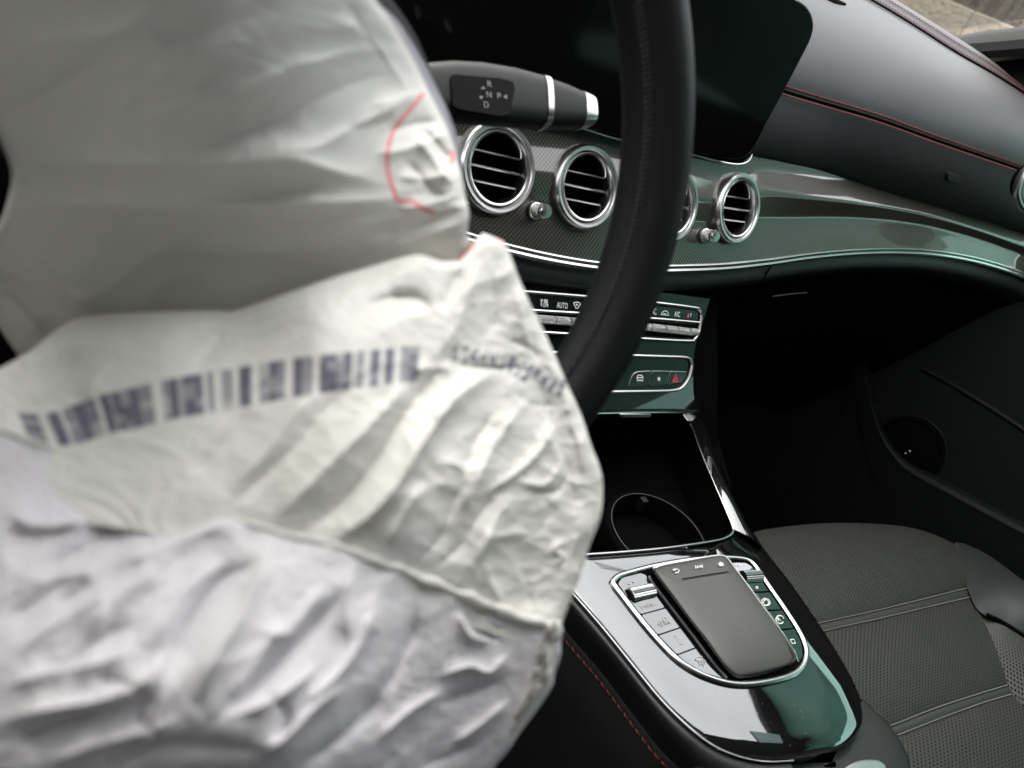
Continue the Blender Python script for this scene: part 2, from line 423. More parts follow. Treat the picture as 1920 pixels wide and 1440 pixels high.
mb = MB(); V, F = sweepVF(crom([(1.17-x*.98+.0, y, z) for x, y, z in rp_], 6), ell(.036, .022, 12), (.5, .3, 1)); mb.add(V, F); mb.build("pillar", m_pillar, wsc)
slab([(-.2, 1.05, 1.115), (1.42, 1.05, 1.115), (1.42, .93, 1.14), (-.2, .93, 1.14)], (0, 0, -.03), "cowl", m_deep, wsc)

# outside, beyond the windscreen: a low stone wall with timber posts standing on it
wall = thing("stone_wall", "weathered tan stone wall outside, seen past the windscreen", "wall", at(1838, 24, 5.2)*np.array([1, 1, 0]))
wN = nrm([-1.1, -.63, 0]); wE = np.array([-wN[1], wN[0], 0])*-1
if np.dot(wE, RIGHT) < 0: wE = -wE
w0_ = at(1838, 24, 5.2); rr = random.Random(3)
def wall_block(u0, u1, z0, z1, d0, d1):
    bm = bmesh.new(); bmesh.ops.create_cube(bm, size=1); bmesh.ops.scale(bm, vec=(u1-u0, d1-d0, z1-z0), verts=bm.verts[:])
    bmesh.ops.bevel(bm, geom=bm.edges[:], offset=.012, segments=1, affect='EDGES', profile=.6)
    V = np.array([v.co[:] for v in bm.verts]); F = [[v.index for v in f.verts] for f in bm.faces]; bm.free()
    c = np.array([w0_[0], w0_[1], 0])+wE*(u0+u1)/2-wN*(d0+d1)/2+np.array([0, 0, (z0+z1)/2])
    return c+V[:, :1]*wE-V[:, 1:2]*wN+V[:, 2:]*np.array([0, 0, 1]), F
zt = w0_[2]; z = zt; row = 0
while z > .05:
    h = min(.19 if row == 0 else .34, z); u = -1.9-rr.random()*.4
    while u < 2.2:
        w = rr.uniform(.75, 1.15); e = rr.uniform(-.008, .008)
        V, F = wall_block(u, u+w+.004, z-h+.003, z, 0+e, .45+e); mk("stone_block", V, F, m_block, wall, smooth=0); u += w
    z -= h; row += 1
u = -1.9
for zb in (zt, zt+.37, zt+.74, zt+1.11):
    u = -1.9-rr.random()*.4
    while u < 2.2:
        w = rr.uniform(.75, 1.15); V, F = wall_block(u, u+w+.004, zb, zb+.375, .30+rr.uniform(-.01, .01), .45); mk("stone_block", V, F, m_block, wall, smooth=0); u += w
for k in range(5):
    u = -.27+k*.13+rr.uniform(-.012, .012); a = rr.uniform(-.02, .02)
    b0 = np.array([w0_[0], w0_[1], zt])+wE*u-wN*.16
    o = sweep("timber_post", curve([b0, b0+np.array([0, 0, .5])+wE*a, b0+np.array([0, 0, 1.1])+wE*a*2], 6), ell(.045 if k % 2 else .036, .042, 9), wN, m_log)
    o['label'] = "weathered upright timber post on the stone wall outside, %s from the left" % ("first", "second", "third", "fourth", "fifth")[k]; o['category'] = "timber post"; o['group'] = "timber posts on the stone wall"
box("rear_seat", (.585, -1.2, .75), (1.35, .18, .85), m_leather)['kind'] = 'structure'
dsb = slab([(-.02, -.50, .62), (.42, -.50, .62), (.40, -.68, 1.32), (0, -.68, 1.32)], (0, -.12, 0), "driver_seat_back", m_leather); dsb['kind'] = 'structure'

# ------------------------------------------------------------------ dashboard
dash = thing("dashboard", "black leather dashboard with red stitching and glossy carbon fibre trim", "dashboard", (.6, .62, .9))
# seam, upper edge, lip: photo x, y and distance
Lseam = crom([(900, -20, .66), (1100, 40, .72), (1300, 112, .80), (1470, 168, .895), (1560, 195, .945), (1650, 222, .985), (1760, 262, 1.04), (1905, 312, 1.11), (2010, 350, 1.16)], 10)
Ltop = crom([(1050, -330, .80), (1250, -210, .86), (1420, -115, .95), (1530, -58, 1.01), (1640, 4, 1.065), (1700, 40, 1.09), (1782, 92, 1.13), (1855, 134, 1.155), (1930, 182, 1.18), (2030, 250, 1.20)], 10)
Llip = crom([(1060, -400, .88), (1270, -270, .93), (1440, -165, 1.02), (1560, -75, 1.08), (1665, -8, 1.13), (1790, 68, 1.175), (1862, 118, 1.195), (1925, 176, 1.205), (2040, 268, 1.215)], 10)
N = 140
def w3(L): return np.array([at(*p) for p in resamp(L, N)])
S_, T_, L_ = w3(Lseam), w3(Ltop), w3(Llip)
pd = nrm([0, -.75, .66])
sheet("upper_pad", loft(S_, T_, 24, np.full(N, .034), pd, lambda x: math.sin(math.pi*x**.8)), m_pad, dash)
lipP = loft(T_, L_, 8, np.full(N, .006), (0, -.3, 1))
back = L_+np.array([0, .05, -.10])
sheet("rear_lip", np.concatenate([lipP, (L_*.7+back*.3+np.array([0, .004, .004]))[None], back[None]]), m_pad, dash)
Lbot = crom([(900, 210, .70), (1100, 235, .76), (1250, 262, .82), (1400, 288, .91), (1480, 305, .965), (1560, 325, 1.022), (1700, 364, 1.095), (1860, 414, 1.155), (1960, 450, 1.185)], 10)
B_ = w3(Lbot)
lp = loft(S_+nrm([0, .4, -1])*.004, B_, 18, np.full(N, .011), nrm([0, -1, -.2]), lambda x: math.sin(math.pi*x)**.8)
under = lp[-1]+np.array([0, .02, -.012])
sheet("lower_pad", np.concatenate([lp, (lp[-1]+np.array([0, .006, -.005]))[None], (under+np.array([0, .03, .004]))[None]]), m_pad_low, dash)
# seam: groove bead between the pads and two rows of stitches each side
bead = S_+nrm([0, .4, -1])*.002
sweep("seam_groove", bead+np.array([0, .003, 0]), ell(.0035, .003, 6), (0, -1, .3), m_deep, dash)
def stitches(name, P, length, gap, w, up, m, parent, slant=.0):
    L = np.linalg.norm(np.diff(P, axis=0), axis=1).sum(); n = max(int(L/(length+gap)), 2)
    Q = resamp(P, n*4+1); b = MB()
    S, Nn = frames(Q, False, up)
    for i in range(n):
        a, c = Q[4*i], Q[4*i]+(Q[4*i+3]-Q[4*i])/np.linalg.norm(Q[4*i+3]-Q[4*i]+1e-12)*length
        s = S[4*i]; k = Nn[4*i]
        a2, c2 = a-s*slant, c+s*slant
        mid = (a2+c2)/2+k*w*.9
        V, F = sweepVF(np.array([a2-k*w*.2, mid, c2-k*w*.2]), ell(w*.5, w*.45, 5), k); b.add(V, F)
    o = b.build(name, m, parent); o['kind'] = 'stuff'; return o
stitches("stitching", lp[0]*.93+lp[1]*.07+pd*.004+np.array([0, -.004, -.003]), .0042, .0016, .0016, nrm([0, -1, .3]), m_redthread, dash, .0005)
up_ = loft(S_, T_, 24, np.full(N, .034), pd, lambda x: math.sin(math.pi*x**.8))
stitches("stitching", up_[0]*.72+up_[1]*.28+pd*.0008, .0042, .0016, .0016, pd, m_redthread, dash, .0005)
stitches("stitching", T_+np.array([0, -.004, .0025]), .0045, .0018, .0015, (0, -.3, 1), m_redthread, dash, .0005)
stitches("stitching", lipP[2]+np.array([0, 0, .001]), .0045, .0018, .0015, (0, -.3, 1), m_redthread, dash, .0005)
sweep("seam_groove", T_+np.array([0, -.009, -.0005]), ell(.0016, .0016, 6), (0, -.3, 1), m_deep, dash)
# airbag badge pressed into the lower pad
dpl = Plane(at(1797, 335, 1.085), nrm([-.12, -1, .12]))
bp_ = [dpl(*p) for p in rpoly([(1777, 322), (1822, 336), (1818, 352), (1775, 338)], .4)]
bd = plate("airbag_badge", bp_, dpl.n, -.004, .0012, m_pad_low, dash, .0010)
text("lettering", "AIRBAG", dpl(1784, 337, .002), dpl(1813, 346, .002), dpl.n, m_black, bd, .006)

# carbon trim panel
Ttop = crom([(760, 215), (850, 222), (960, 236), (1090, 246), (1165, 264), (1290, 290), (1380, 308), (1420, 286), (1500, 300), (1600, 322), (1700, 350), (1800, 385), (1880, 415), (1960, 440)], 10)
Tbot = crom([(760, 395), (880, 438), (1000, 470), (1110, 490), (1200, 497), (1280, 497), (1360, 494), (1440, 486), (1520, 475), (1600, 468), (1680, 466), (1760, 471), (1840, 486), (1920, 512), (1990, 545)], 10)
def dcap(px, d): # keep the far end of the trim inside the cabin: it swings back towards the door
    lim = np.interp(px, [0, 1300, 1400, 1500, 1600, 1700, 1800, 1900, 2000], [1.2, 1.0, 1.0, 1.032, 1.07, 1.11, 1.145, 1.175, 1.20])
    return -.02*math.log(math.exp(-d/.02)+math.exp(-lim/.02))
def trim3(L, n, push=0.0):
    o = []
    for px, py in resamp(L, n):
        p = PV(px, py); d = np.dot(p-EYE, FWD); o.append(at(px, py, dcap(px, d)))
    return np.array(o)
NT = 420
tt, tb = trim3(Ttop, NT), trim3(Tbot, NT)
pxs = resamp(Ttop, NT)[:, 0]
amt = np.interp(pxs, [1250, 1420, 1500, 1600, 1960], [.007, .010, .016, .018, .013])
_x = np.linspace(0, 1, 400); _d = np.interp(_x, [0, .12, .18, .31, .37, .58, .66, .77, .88, 1], [.5, .5, 5, 5, -2.6, -2.6, 1, 2.4, 2.4, 1.6])
_k = np.ones(17)/17; _d = np.convolve(np.pad(_d, 8, 'edge'), _k, 'valid'); _f = np.r_[0, np.cumsum(_d)[:-1]]*(_x[1]-_x[0]); _f = _f-_f[-1]*_x
# rolled upper rim, upright middle, lower part shelving out
TP = loft(tt, tb, 84, amt, nrm([0, -1, -.15]), lambda x: float(np.interp(x, _x, _f)))
VC = [PV(932, 316, .003), PV(1098, 351, .003), PV(1258, 383, .003), PV(1381, 391, .003)]
nvT, nuT = TP.shape[:2]; FT = gridF(nvT, nuT); cF = TP.reshape(-1, 3)[FT].mean(1)
keep = np.all([np.linalg.norm(cF-c, axis=1) > .0388 for c in VC], axis=0)      # openings for the vents
Vt = TP.reshape(-1, 3); Vb = Vt+nrm([0, .9, -.4])*.006; Fk = FT[keep]
recalc(mk("carbon_trim", Vt, Fk, m_carbon, dash, uv=gridUV(TP)))
# chrome double line under the trim
nn = tilt(27)
sweep("chrome_strip", tb+nn*.002+np.array([0, 0, -.001]), ell(.0021, .0018, 8), nn, m_chrome_b, dash)
sweep("chrome_strip", tb+nn*.003+np.array([0, -.001, -.0068]), ell(.0033, .0028, 8), nn, m_chrome_b, dash)
# soft roll below, then the glovebox and knee panel falling to the footwell
r0 = tb+np.array([0, .002, -.010]); r1 = tb+np.array([0, -.004, -.030]); r2 = tb+np.array([0, .015, -.050])
rollP = crom(np.array([r0, r1, r2]), 7)
sheet("knee_roll", rollP, m_leather, dash)
gl = [r2[126:], r2[126:]+np.array([0, .03, -.05]), r2[126:]+np.array([0, .10, -.20]), r2[126:]+np.array([0, .22, -.42])]
sheet("glove_box", crom(np.array(gl), 6), m_deep, dash)
gl2 = [r2[:130], r2[:130]+np.array([0, .05, -.06]), r2[:130]+np.array([0, .25, -.45])]
sheet("knee_panel", crom(np.array(gl2), 6), m_deep, dash)
gp = Plane(at(1480, 552, 1.0), tilt(10))
sweep("glove_box_edge", np.array([gp(1449, 556), gp(1480, 552), gp(1512, 549)]), ell(.0012, .0012, 6), gp.n, m_black, dash)
gq = np.array([rollP[4][np.argmin(np.abs(resamp(Tbot, NT)[:, 0]-1448))]+np.array([0, -.001, z]) for z in (.012, .0, -.014)])
sweep("glove_box_gap", gq, ell(.0012, .0012, 6), (0, -1, 0), m_deep, dash)
# dark filler behind everything so no gap shows between pads and firewall
slab([(-.18, .80, .45), (1.40, .80, .45), (1.40, .86, 1.09), (-.18, .86, 1.09)], (0, .08, 0), "bulkhead_cover", m_deep, dash)
# chrome lip where the display meets the trim
cl_ = crom([(1040, 228), (1090, 240), (1165, 262), (1295, 289), (1350, 303), (1378, 308), (1396, 306), (1406, 298), (1410, 287)], 8)
sweep("display_lip", np.array([PV(*p, .004) for p in cl_]), ell(.0013, .0012, 8), PV.n, m_chrome, dash)

# ------------------------------------------------------------------ display screen
PD = Plane(at(1400, 285, .875), tilt(4))
disp = thing("display_screen", "wide black glass display panel standing above the air vents", "display", PD(1250, 200))
oc = rpoly([(640, -260, .1), (1480, -120, .05), (1530, 36, .35), (1522, 75, .3), (1395, 300, .12), (1290, 286, .1), (860, 200, .1)], .2, 8)
oc = np.vstack([crom([(640, -260), (1000, -200), (1300, -100), (1440, -28)], 6), crom([(1440, -28), (1500, 2), (1520, 22), (1526, 46), (1521, 72), (1505, 105), (1472, 168), (1440, 228), (1418, 272), (1405, 290), (1392, 298), (1372, 300)], 6), crom([(1372, 300), (1290, 284), (1160, 255), (1000, 222), (700, 165)], 6)])
op = np.array([PD(*p) for p in oc])
plate("bezel", op, PD.n, -.018, .0, m_black, disp, .0015)
c_ = op.mean(0)
gi = [PD(*p, .0006) for p in (oc-np.array([1150, 80]))*np.array([.992, .985])+np.array([1150, 80])]
plate("glass_panel", gi, PD.n, -.0005, .0012, m_screen, disp, .0008)
# black hood above the display, ending in a rounded nose
hp = Plane(PD.p+np.array([0, .03, 0]), tilt(9))
P = np.array([at(1100, -190, .80), at(1300, -110, .86), at(1440, -40, .915), at(1540, 0, .955), at(1585, 8, .975)])
sweep("hood", curve(P, 30), np.array([[(x*k, y*k) for x, y in ell(.012, .010, 12)] for k in np.interp(np.arange(30), [0, 22, 27, 29], [1.4, 1.1, .7, .15])]), (0, -.3, 1), m_deep, disp)

# ------------------------------------------------------------------ round air vents
def make_vent(label):
    t = thing("air_vent", label, "air vent", (0, 0, 0), "round air vents in the dashboard")
    Z0 = np.zeros(3); ax = (0, 0, 1)
    lathe("outer_ring", [(.0425, -.006), (.0432, .001), (.0425, .004), (.0405, .0062), (.0378, .0058), (.0362, .0036), (.0358, -.004)], m_chrome, t, Z0, ax, 64)
    lathe("inner_ring", [(.0352, -.006), (.0350, .0035), (.0338, .0052), (.0322, .0045), (.0312, .0015), (.0308, -.008)], m_chrome_b, t, Z0, ax, 64)
    lathe("duct", [(.0385, -.006), (.0360, .0005), (.0350, -.001), (.0310, -.006), (.0300, -.034), (.0001, -.034)], m_deep, t, Z0, ax, 48)
    for y in (.0135, -.0005, -.0145):
        L = math.sqrt(.0300**2-y*y)
        k = 1.25 if abs(y) < .005 else 1
        prof = [(-.0007*k, .0012), (0, .0016*k), (.0007*k, .0012), (.0006, -.006), (-.0006, -.006)]
        xs = np.linspace(-L, L, 12); P = np.stack([xs, np.full(12, y), np.full(12, -.0055)], 1)
        sl = sweep("slat", P, prof, (0, 0, 1), m_black, t)
        sweep("slat_edge", P+np.array([0, 0, .0020]), [(-.0009*k, 0), (0, .0009*k), (.0009*k, 0), (0, -.0006)], (0, 0, 1), m_chrome, sl)
    return t
def place(t, c, n, roll=0.0):
    n = nrm(n); x = nrm(np.array([1, 0, 0])-n*n[0]); y = np.cross(n, x)
    x, y = x*math.cos(roll)+y*math.sin(roll), y*math.cos(roll)-x*math.sin(roll)
    m = Matrix.Identity(4)
    for r in range(3): m[r][0], m[r][1], m[r][2], m[r][3] = x[r], y[r], n[r], c[r]
    t.matrix_world = m
def copy_tree(o, parent=None):
    c = o.copy(); col.objects.link(c)
    if parent is not None: c.parent = parent
    for ch in o.children: copy_tree(ch, c)
    return c
vlab = ["round chrome air vent beside the white airbag, leftmost of the vents", "round chrome air vent just left of the steering wheel rim",
        "round chrome air vent half hidden by the steering wheel rim", "round chrome air vent right of the steering wheel rim",
        "round air vent cut by the right edge, at the end of the dashboard"]
v0 = make_vent(vlab[0])
vents = [v0]+[copy_tree(v0) for _ in range(4)]
for o, lb in zip(vents, vlab): o['label'] = lb
place(vents[0], PV(932, 316, .003), PV.n, -.03); place(vents[1], PV(1098, 351, .003), PV.n, -.02)
place(vents[2], PV(1258, 383, .003), PV.n+np.array([.03, 0, 0])); place(vents[3], PV(1381, 391, .003), PV.n+np.array([.05, 0, -.02]), .03)
place(vents[4], at(1962, 348, 1.05), nrm([-.55, -.80, .15]))

# knobs between the vents
def make_knob(label):
    t = thing("vent_knob", label, "knob", (0, 0, 0), "chrome knobs below the air vents")
    Z0 = np.zeros(3); ax = (0, 0, 1)
    lathe("collar", [(.0088, 0), (.0092, .0015), (.0088, .0030), (.0076, .0034), (.0072, .003)], m_chrome, t, Z0, ax, 32)
    lathe("grip", [(.0072, .002), (.0074, .004), (.0074, .0125), (.0068, .0135)], m_knurl, t, Z0, ax, 40)
    lathe("cap", [(.0068, .0132), (.0074, .0140), (.0073, .0175), (.0062, .0192), (.0001, .0196)], m_chrome_b, t, Z0, ax, 40)
    return t
m_knurl = mat("knurled_chrome", (.62, .60, .58), .28, 1.0)
t, b = nodes(m_knurl)
tcn = t.nodes.new("ShaderNodeTexCoord"); ck = t.nodes.new("ShaderNodeTexVoronoi"); ck.inputs["Scale"].default_value = 900
t.links.new(tcn.outputs["Object"], ck.inputs["Vector"]); bp = t.nodes.new("ShaderNodeBump"); bp.inputs["Strength"].default_value = 1; bp.inputs["Distance"].default_value = .0012
t.links.new(ck.outputs["Distance"], bp.inputs["Height"]); t.links.new(bp.outputs[0], b.inputs["Normal"])
k0 = make_knob("small chrome knob between the two left air vents")
k1 = copy_tree(k0); k1['label'] = "small chrome knob left of the rightmost full air vent"
place(k0, PV(1003, 396), PV.n); place(k1, PV(1321, 442), PV.n+np.array([-.1, 0, 0]))

# ------------------------------------------------------------------ steering wheel
WN = tilt(25); WC = np.array([.113, .278, 1.059]); WR = .185
wx = np.array([1.0, 0, 0]); wy = np.cross(WN, wx)
whl = thing("steering_wheel", "black leather steering wheel with stitched inner seam, right half of its rim in view", "steering wheel", WC)
def wp(a, r, h=0.0): return WC+(wx*math.cos(a)+wy*math.sin(a))*r+WN*h
m_rim = mat("rim_leather", (.0038, .0038, .0043), .5, bump=(800, .4, .0008), spec=.16)
th = np.linspace(0, 2*math.pi, 161)[:-1]
rimP = np.array([wp(a, WR) for a in th])
prof = [(1.0*.0178*math.cos(2*math.pi*i/20), .0195*math.sin(2*math.pi*i/20)) for i in range(20)]
sweep("rim", rimP, prof, WN, m_rim, whl, closed=True, smooth=80)
seam = np.array([wp(a, WR-.0155, .0085) for a in np.linspace(-1.7, 1.4, 200)])
sweep("rim_seam", seam, ell(.0007, .0005, 6), WN, m_rim, whl)
mb = MB()
for i, a in enumerate(np.linspace(-1.7, 1.4, 200)):
    s = 1
    p0, p1 = wp(a-.002, WR-.0166, .0070), wp(a+.007, WR-.0144, .0103)
    mid = (p0+p1)/2+(-(wx*math.cos(a)+wy*math.sin(a))*.6+WN*.8)*.0012
    V, F = sweepVF(np.array([p0, mid, p1]), ell(.0005, .0005, 5), WN); mb.add(V, F)
o = mb.build("rim_stitching", mat("dark_thread", (.010, .010, .011), .6), whl); o['kind'] = 'stuff'
lathe("hub", [(.0001, .012), (.05, .010), (.072, .0), (.078, -.02), (.06, -.05), (.0001, -.055)], m_black, whl, WC+WN*-.03, WN)
for a in (R(95), R(185), R(275)):
    P = np.array([wp(a, r, h) for r, h in ((.06, -.035), (.11, -.03), (.15, -.015), (WR-.01, 0))])
    sweep("spoke", crom(P, 4), ell(.02, .008, 10), WN, m_black, whl)
colP = np.array([WC-WN*.05, WC-WN*.30])
sweep("column", colP, ell(.05, .05, 20), (0, 0, 1), m_black, whl)

# ------------------------------------------------------------------ gear selector stalk
stk = thing("gear_selector", "black column stalk gear selector marked R N D P with chrome rings", "gear selector", at(900, 180, .53))
m_stalk = mat("stalk_black", (.0045, .0045, .0045), .46, spec=.28, bump=(1200, .15, .0004))
def stalk_sections(rows, k=28, ex=3.2, dep=.0125):
    Ps, Pr = [], []
    for cx, y0, y1, d, s in rows:
        Ps.append(at(cx, (y0+y1)/2, d)); a = (y1-y0)/2*d/FPX
        th = np.arange(k)*2*math.pi/k
        q = lambda c: np.sign(c)*np.abs(c)**(2/ex)
        Pr.append(np.stack([q(np.cos(th))*dep*s, q(np.sin(th))*a], 1))
    return np.array(Ps), np.array(Pr)
rows = [(700, 128, 230, .485, 1.0), (770, 128, 226, .495, 1.0), (810, 122, 226, .503, 1.0), (850, 118.5, 228, .512, 1.0), (900, 121, 232, .524, 1.0), (960, 131, 237, .538, 1.0), (1010, 145, 240, .551, 1.0)]
P, Pr = stalk_sections(rows); sweep("stalk_body", P, Pr, -DOWN, m_stalk, stk, smooth=50)
P, Pr = stalk_sections([(1010, 143, 242, .551, 1.06), (1020, 146, 242.5, .5535, 1.06)]); sweep("chrome_ring", P, Pr, -DOWN, m_chrome_b, stk, smooth=40)
P, Pr = stalk_sections([(1019, 149, 241, .5535, 1.0), (1055, 162, 241, .562, .98), (1085, 176, 240, .569, .95)]); sweep("park_button", P, Pr, -DOWN, m_stalk, stk, smooth=50)
P, Pr = stalk_sections([(1084, 174, 242, .569, 1.0), (1097, 180.5, 240, .572, .99), (1102, 183.5, 238.5, .5735, .94)]); sweep("end_cap", P, Pr, -DOWN, m_chrome, stk, smooth=40)
fr_ax = nrm(at(1020, 190, .5535)-at(810, 175, .503))
sN = nrm(np.cross(fr_ax, -DOWN)); sN = sN if np.dot(sN, -FWD) > 0 else -sN
SP = Plane(at(905, 178, .525)+sN*.0131, sN)
lab = rpoly([(842, 138), (942, 147), (962, 153), (966, 165), (956, 216), (940, 219), (862, 207), (848, 200)], .25)
plate("label_window", [SP(*p) for p in lab], sN, -.002, .0006, m_screen, stk, .0005)
LP = SP.up(.0008)
def lt(s, x, y, w, h): text("marking", s, LP(x-w/2, y+h/2), LP(x+w/2, y+h/2+w*.10), sN, m_dimmer, stk, h*.525/FPX)
lt("R", 918, 157, 8, 11); lt("N", 917, 177, 9, 11); lt("D", 912, 196, 9, 11); lt("P", 936, 180, 7, 11)
strokes("marking", [], .001, sN, m_dimmer, stk, fills=[[LP(901, 167), LP(910, 167), LP(905, 162)], [LP(898, 180), LP(906, 181), LP(901, 187)], [LP(943, 182), LP(950, 177), LP(950, 186)]])

# ------------------------------------------------------------------ centre stack with climate and switch panels
stack = thing("centre_stack", "glossy black centre stack below the air vents", "centre stack", PS(1200, 680))
def PSl(L, h=0.0, n=None):
    P = np.array([PS(p[0], p[1], h) for p in L]); return P
fo = [(930, 520), (1150, 533), (1333, 559), (1322, 596), (1307, 641), (1302, 675), (1301, 712), (1303, 745), (1311, 776), (1180, 778), (930, 782)]
fo = np.vstack([fo[:2], crom(fo[2:9], 5), fo[9:]])
plate("stack_face", PSl(fo), PS.n, -.03, 0, m_gloss_s, stack, .0015)
side = PSl(crom(fo[2:-2], 1))
sheet("stack_side", loft(side-PS.n*.004, side+np.array([.035, .06, -.012]), 4), m_deep, stack)
slab([PS(930, 505, -.04), PS(1345, 540, -.04), PS(1345, 830, -.06), PS(930, 830, -.06)], (0, .05, 0), "stack_core", m_deep, stack)

clim = thing("climate_panel", "chrome framed climate control panel with AUTO, SYNC and A/C markings", "climate panel", PS(1200, 600))
fl = [(940, 543), (994, 548), (1094, 556), (1220, 567), (1300, 577, ), (1311, 581), (1315, 589), (1313.5, 604), (1310, 622), (1302, 635), (1288, 639.5), (1186, 634), (1060, 626), (940, 619)]
sweep("chrome_frame", PSl(crom(fl, 6), .002), ell(.0021, .002, 8), PS.n, m_chrome_b, clim)
sweep("chrome_divider", PSl(crom([(940, 577), (1011, 583), (1078, 587), (1206, 596), (1311, 605)], 6), .002), ell(.0019, .0018, 8), PS.n, m_chrome_b, clim)
plate("key_strip", PSl([(945, 549), (1094, 560), (1220, 571), (1300, 581), (1309, 587), (1307, 601), (1206, 591), (1011, 579), (945, 574)]), PS.n, -.001, .0008, m_button, clim)
tgl = [(950, 996), (1000, 1063), (1067, 1130), (1134, 1196)]
xs = [(948, 990), (991, 1039), (1040, 1066), (1068, 1100), (1130, 1160), (1162, 1218), (1220, 1244), (1246, 1267), (1269, 1289), (1291, 1308)]
def rowy(x): return np.interp(x, [940, 1014, 1065, 1200, 1308], [592, 598, 602, 611, 623])
for a, b2 in xs:
    m0, m1 = PS(a+.8, rowy(a)+1, .004), PS(b2-.6, rowy(b2)+1, .004)
    pr = [(.0, .0045), (.003, .0035), (.0048, .001), (.005, -.003), (-.004, -.004), (-.0035, .0025)]
    sweep("toggle_switch", np.array([m0, m1]), [(-x, y) for x, y in pr], PS.n, m_knurl, clim)
plate("toggle_slot", PSl([(945, 584), (1206, 600), (1306, 609), (1300, 631), (1288, 635), (1060, 621), (945, 614)]), PS.n, -.001, .0004, m_deep, clim)
h9 = .0075
text("lettering", "AUTO", PS(1043.5, 577, .0012), PS(1064, 579, .0012), PS.n, m_mark, clim, .0062, bold=.01)
text("lettering", "SYNC", PS(1214.5, 588, .0012), PS(1230, 590, .0012), PS.n, m_mark, clim, .0072, bold=.01)
text("lettering", "A/C", PS(1264, 593, .0012), PS(1274.5, 594.5, .0012), PS.n, m_mark, clim, .0062, bold=.01)
text("lettering", "OFF", PS(1017, 575.5, .0012), PS(1028, 576.5, .0012), PS.n, m_mark, clim, .0038, bold=.01)
q = lambda L: [PS(x, y, .0012) for x, y in L]
strokes("icon", [q([(1014.5, 561), (1014.5, 574)]), q([(1020, 562), (1026, 562.5), (1026, 568), (1020, 567.5), (1020, 562)]), q([(1023, 562), (1023, 568)]), q([(1020, 565), (1026, 565.4)])], .0011, PS.n, m_mark, clim, fills=[q([(1013, 561), (1017, 561), (1016.5, 566), (1013.5, 566)])])
strokes("icon", [q([(1075, 568), (1080, 566.5), (1086, 567.5), (1088, 570), (1083, 578), (1079, 577.5), (1075, 568)]), q([(1079, 571), (1084, 572)]), q([(1081, 569), (1081, 574)])], .0011, PS.n, m_mark, clim)
strokes("icon", [q([(1239, 590), (1241, 586), (1245, 583), (1250, 583.5), (1253, 588), (1254, 591), (1239, 590)]), q([(1243, 588), (1249, 588.5)])], .0009, PS.n, m_mark, clim)
strokes("icon", [], .001, PS.n, m_redmark, clim, fills=[q([(1287, 594), (1291, 587), (1292, 595)])])
strokes("icon", [], .001, PS.n, m_bluemark, clim, fills=[q([(1293, 587), (1297, 588), (1294, 595)])])

swp = thing("switch_panel", "chrome framed switch panel with red hazard warning triangle button", "switch panel", PS(1220, 700))
fl = [(1000, 660), (1090, 663), (1165, 666), (1240, 668.5), (1280, 670), (1292, 673), (1297.5, 681), (1296, 694), (1289, 712), (1277, 727), (1262, 732), (1235, 733.5), (1120, 735), (1000, 737)]
sweep("chrome_frame", PSl(crom(fl, 6), .002), ell(.0020, .0019, 8), PS.n, m_chrome, swp)
for nme, L in (("car_settings_button", [(1187, 697, .45), (1220.5, 695.5), (1215.5, 721.5), (1178.5, 723)]), ("favourite_button", [(1223, 695.5), (1254, 696), (1248, 721), (1218, 721.5)]), ("hazard_button", [(1256.5, 696), (1287.5, 697.5, .15), (1281, 715, .5), (1250.5, 721)])):
    P = rpoly(L, .08)
    bt = plate(nme, PSl(P), PS.n, 0, .0014, m_button, swp, .0006)
    sweep("button_edge", PSl(P, .0009), ell(.00045, .0004, 5), PS.n, m_chrome, bt, closed=True)
q = lambda L: [PS(x, y, .0018) for x, y in L]
strokes("icon", [q([(1194, 713), (1194, 707), (1196, 703.5), (1203, 703.5), (1205, 707), (1205, 713), (1194, 713)]), q([(1194, 708), (1205, 708)]), q([(1195.5, 713), (1195.5, 715.5)]), q([(1203.5, 713), (1203.5, 715.5)])], .0012, PS.n, m_mark, swp)
star = [(1235+(5.2 if i % 2 == 0 else 2.1)*math.sin(i*math.pi/5)*.8, 710.5-(6 if i % 2 == 0 else 2.4)*math.cos(i*math.pi/5)) for i in range(10)]
strokes("icon", [], .001, PS.n, m_mark, swp, fills=[q(star)])
strokes("icon", [q([(1260.5, 715), (1266.5, 701.5), (1271.5, 715.5), (1260.5, 715)])], .0016, PS.n, m_redmark, swp, fills=[])
strokes("icon", [q([(1264.3, 712.2), (1266.6, 707), (1268.6, 712.5), (1264.3, 712.2)])], .001, PS.n, m_redmark, swp)

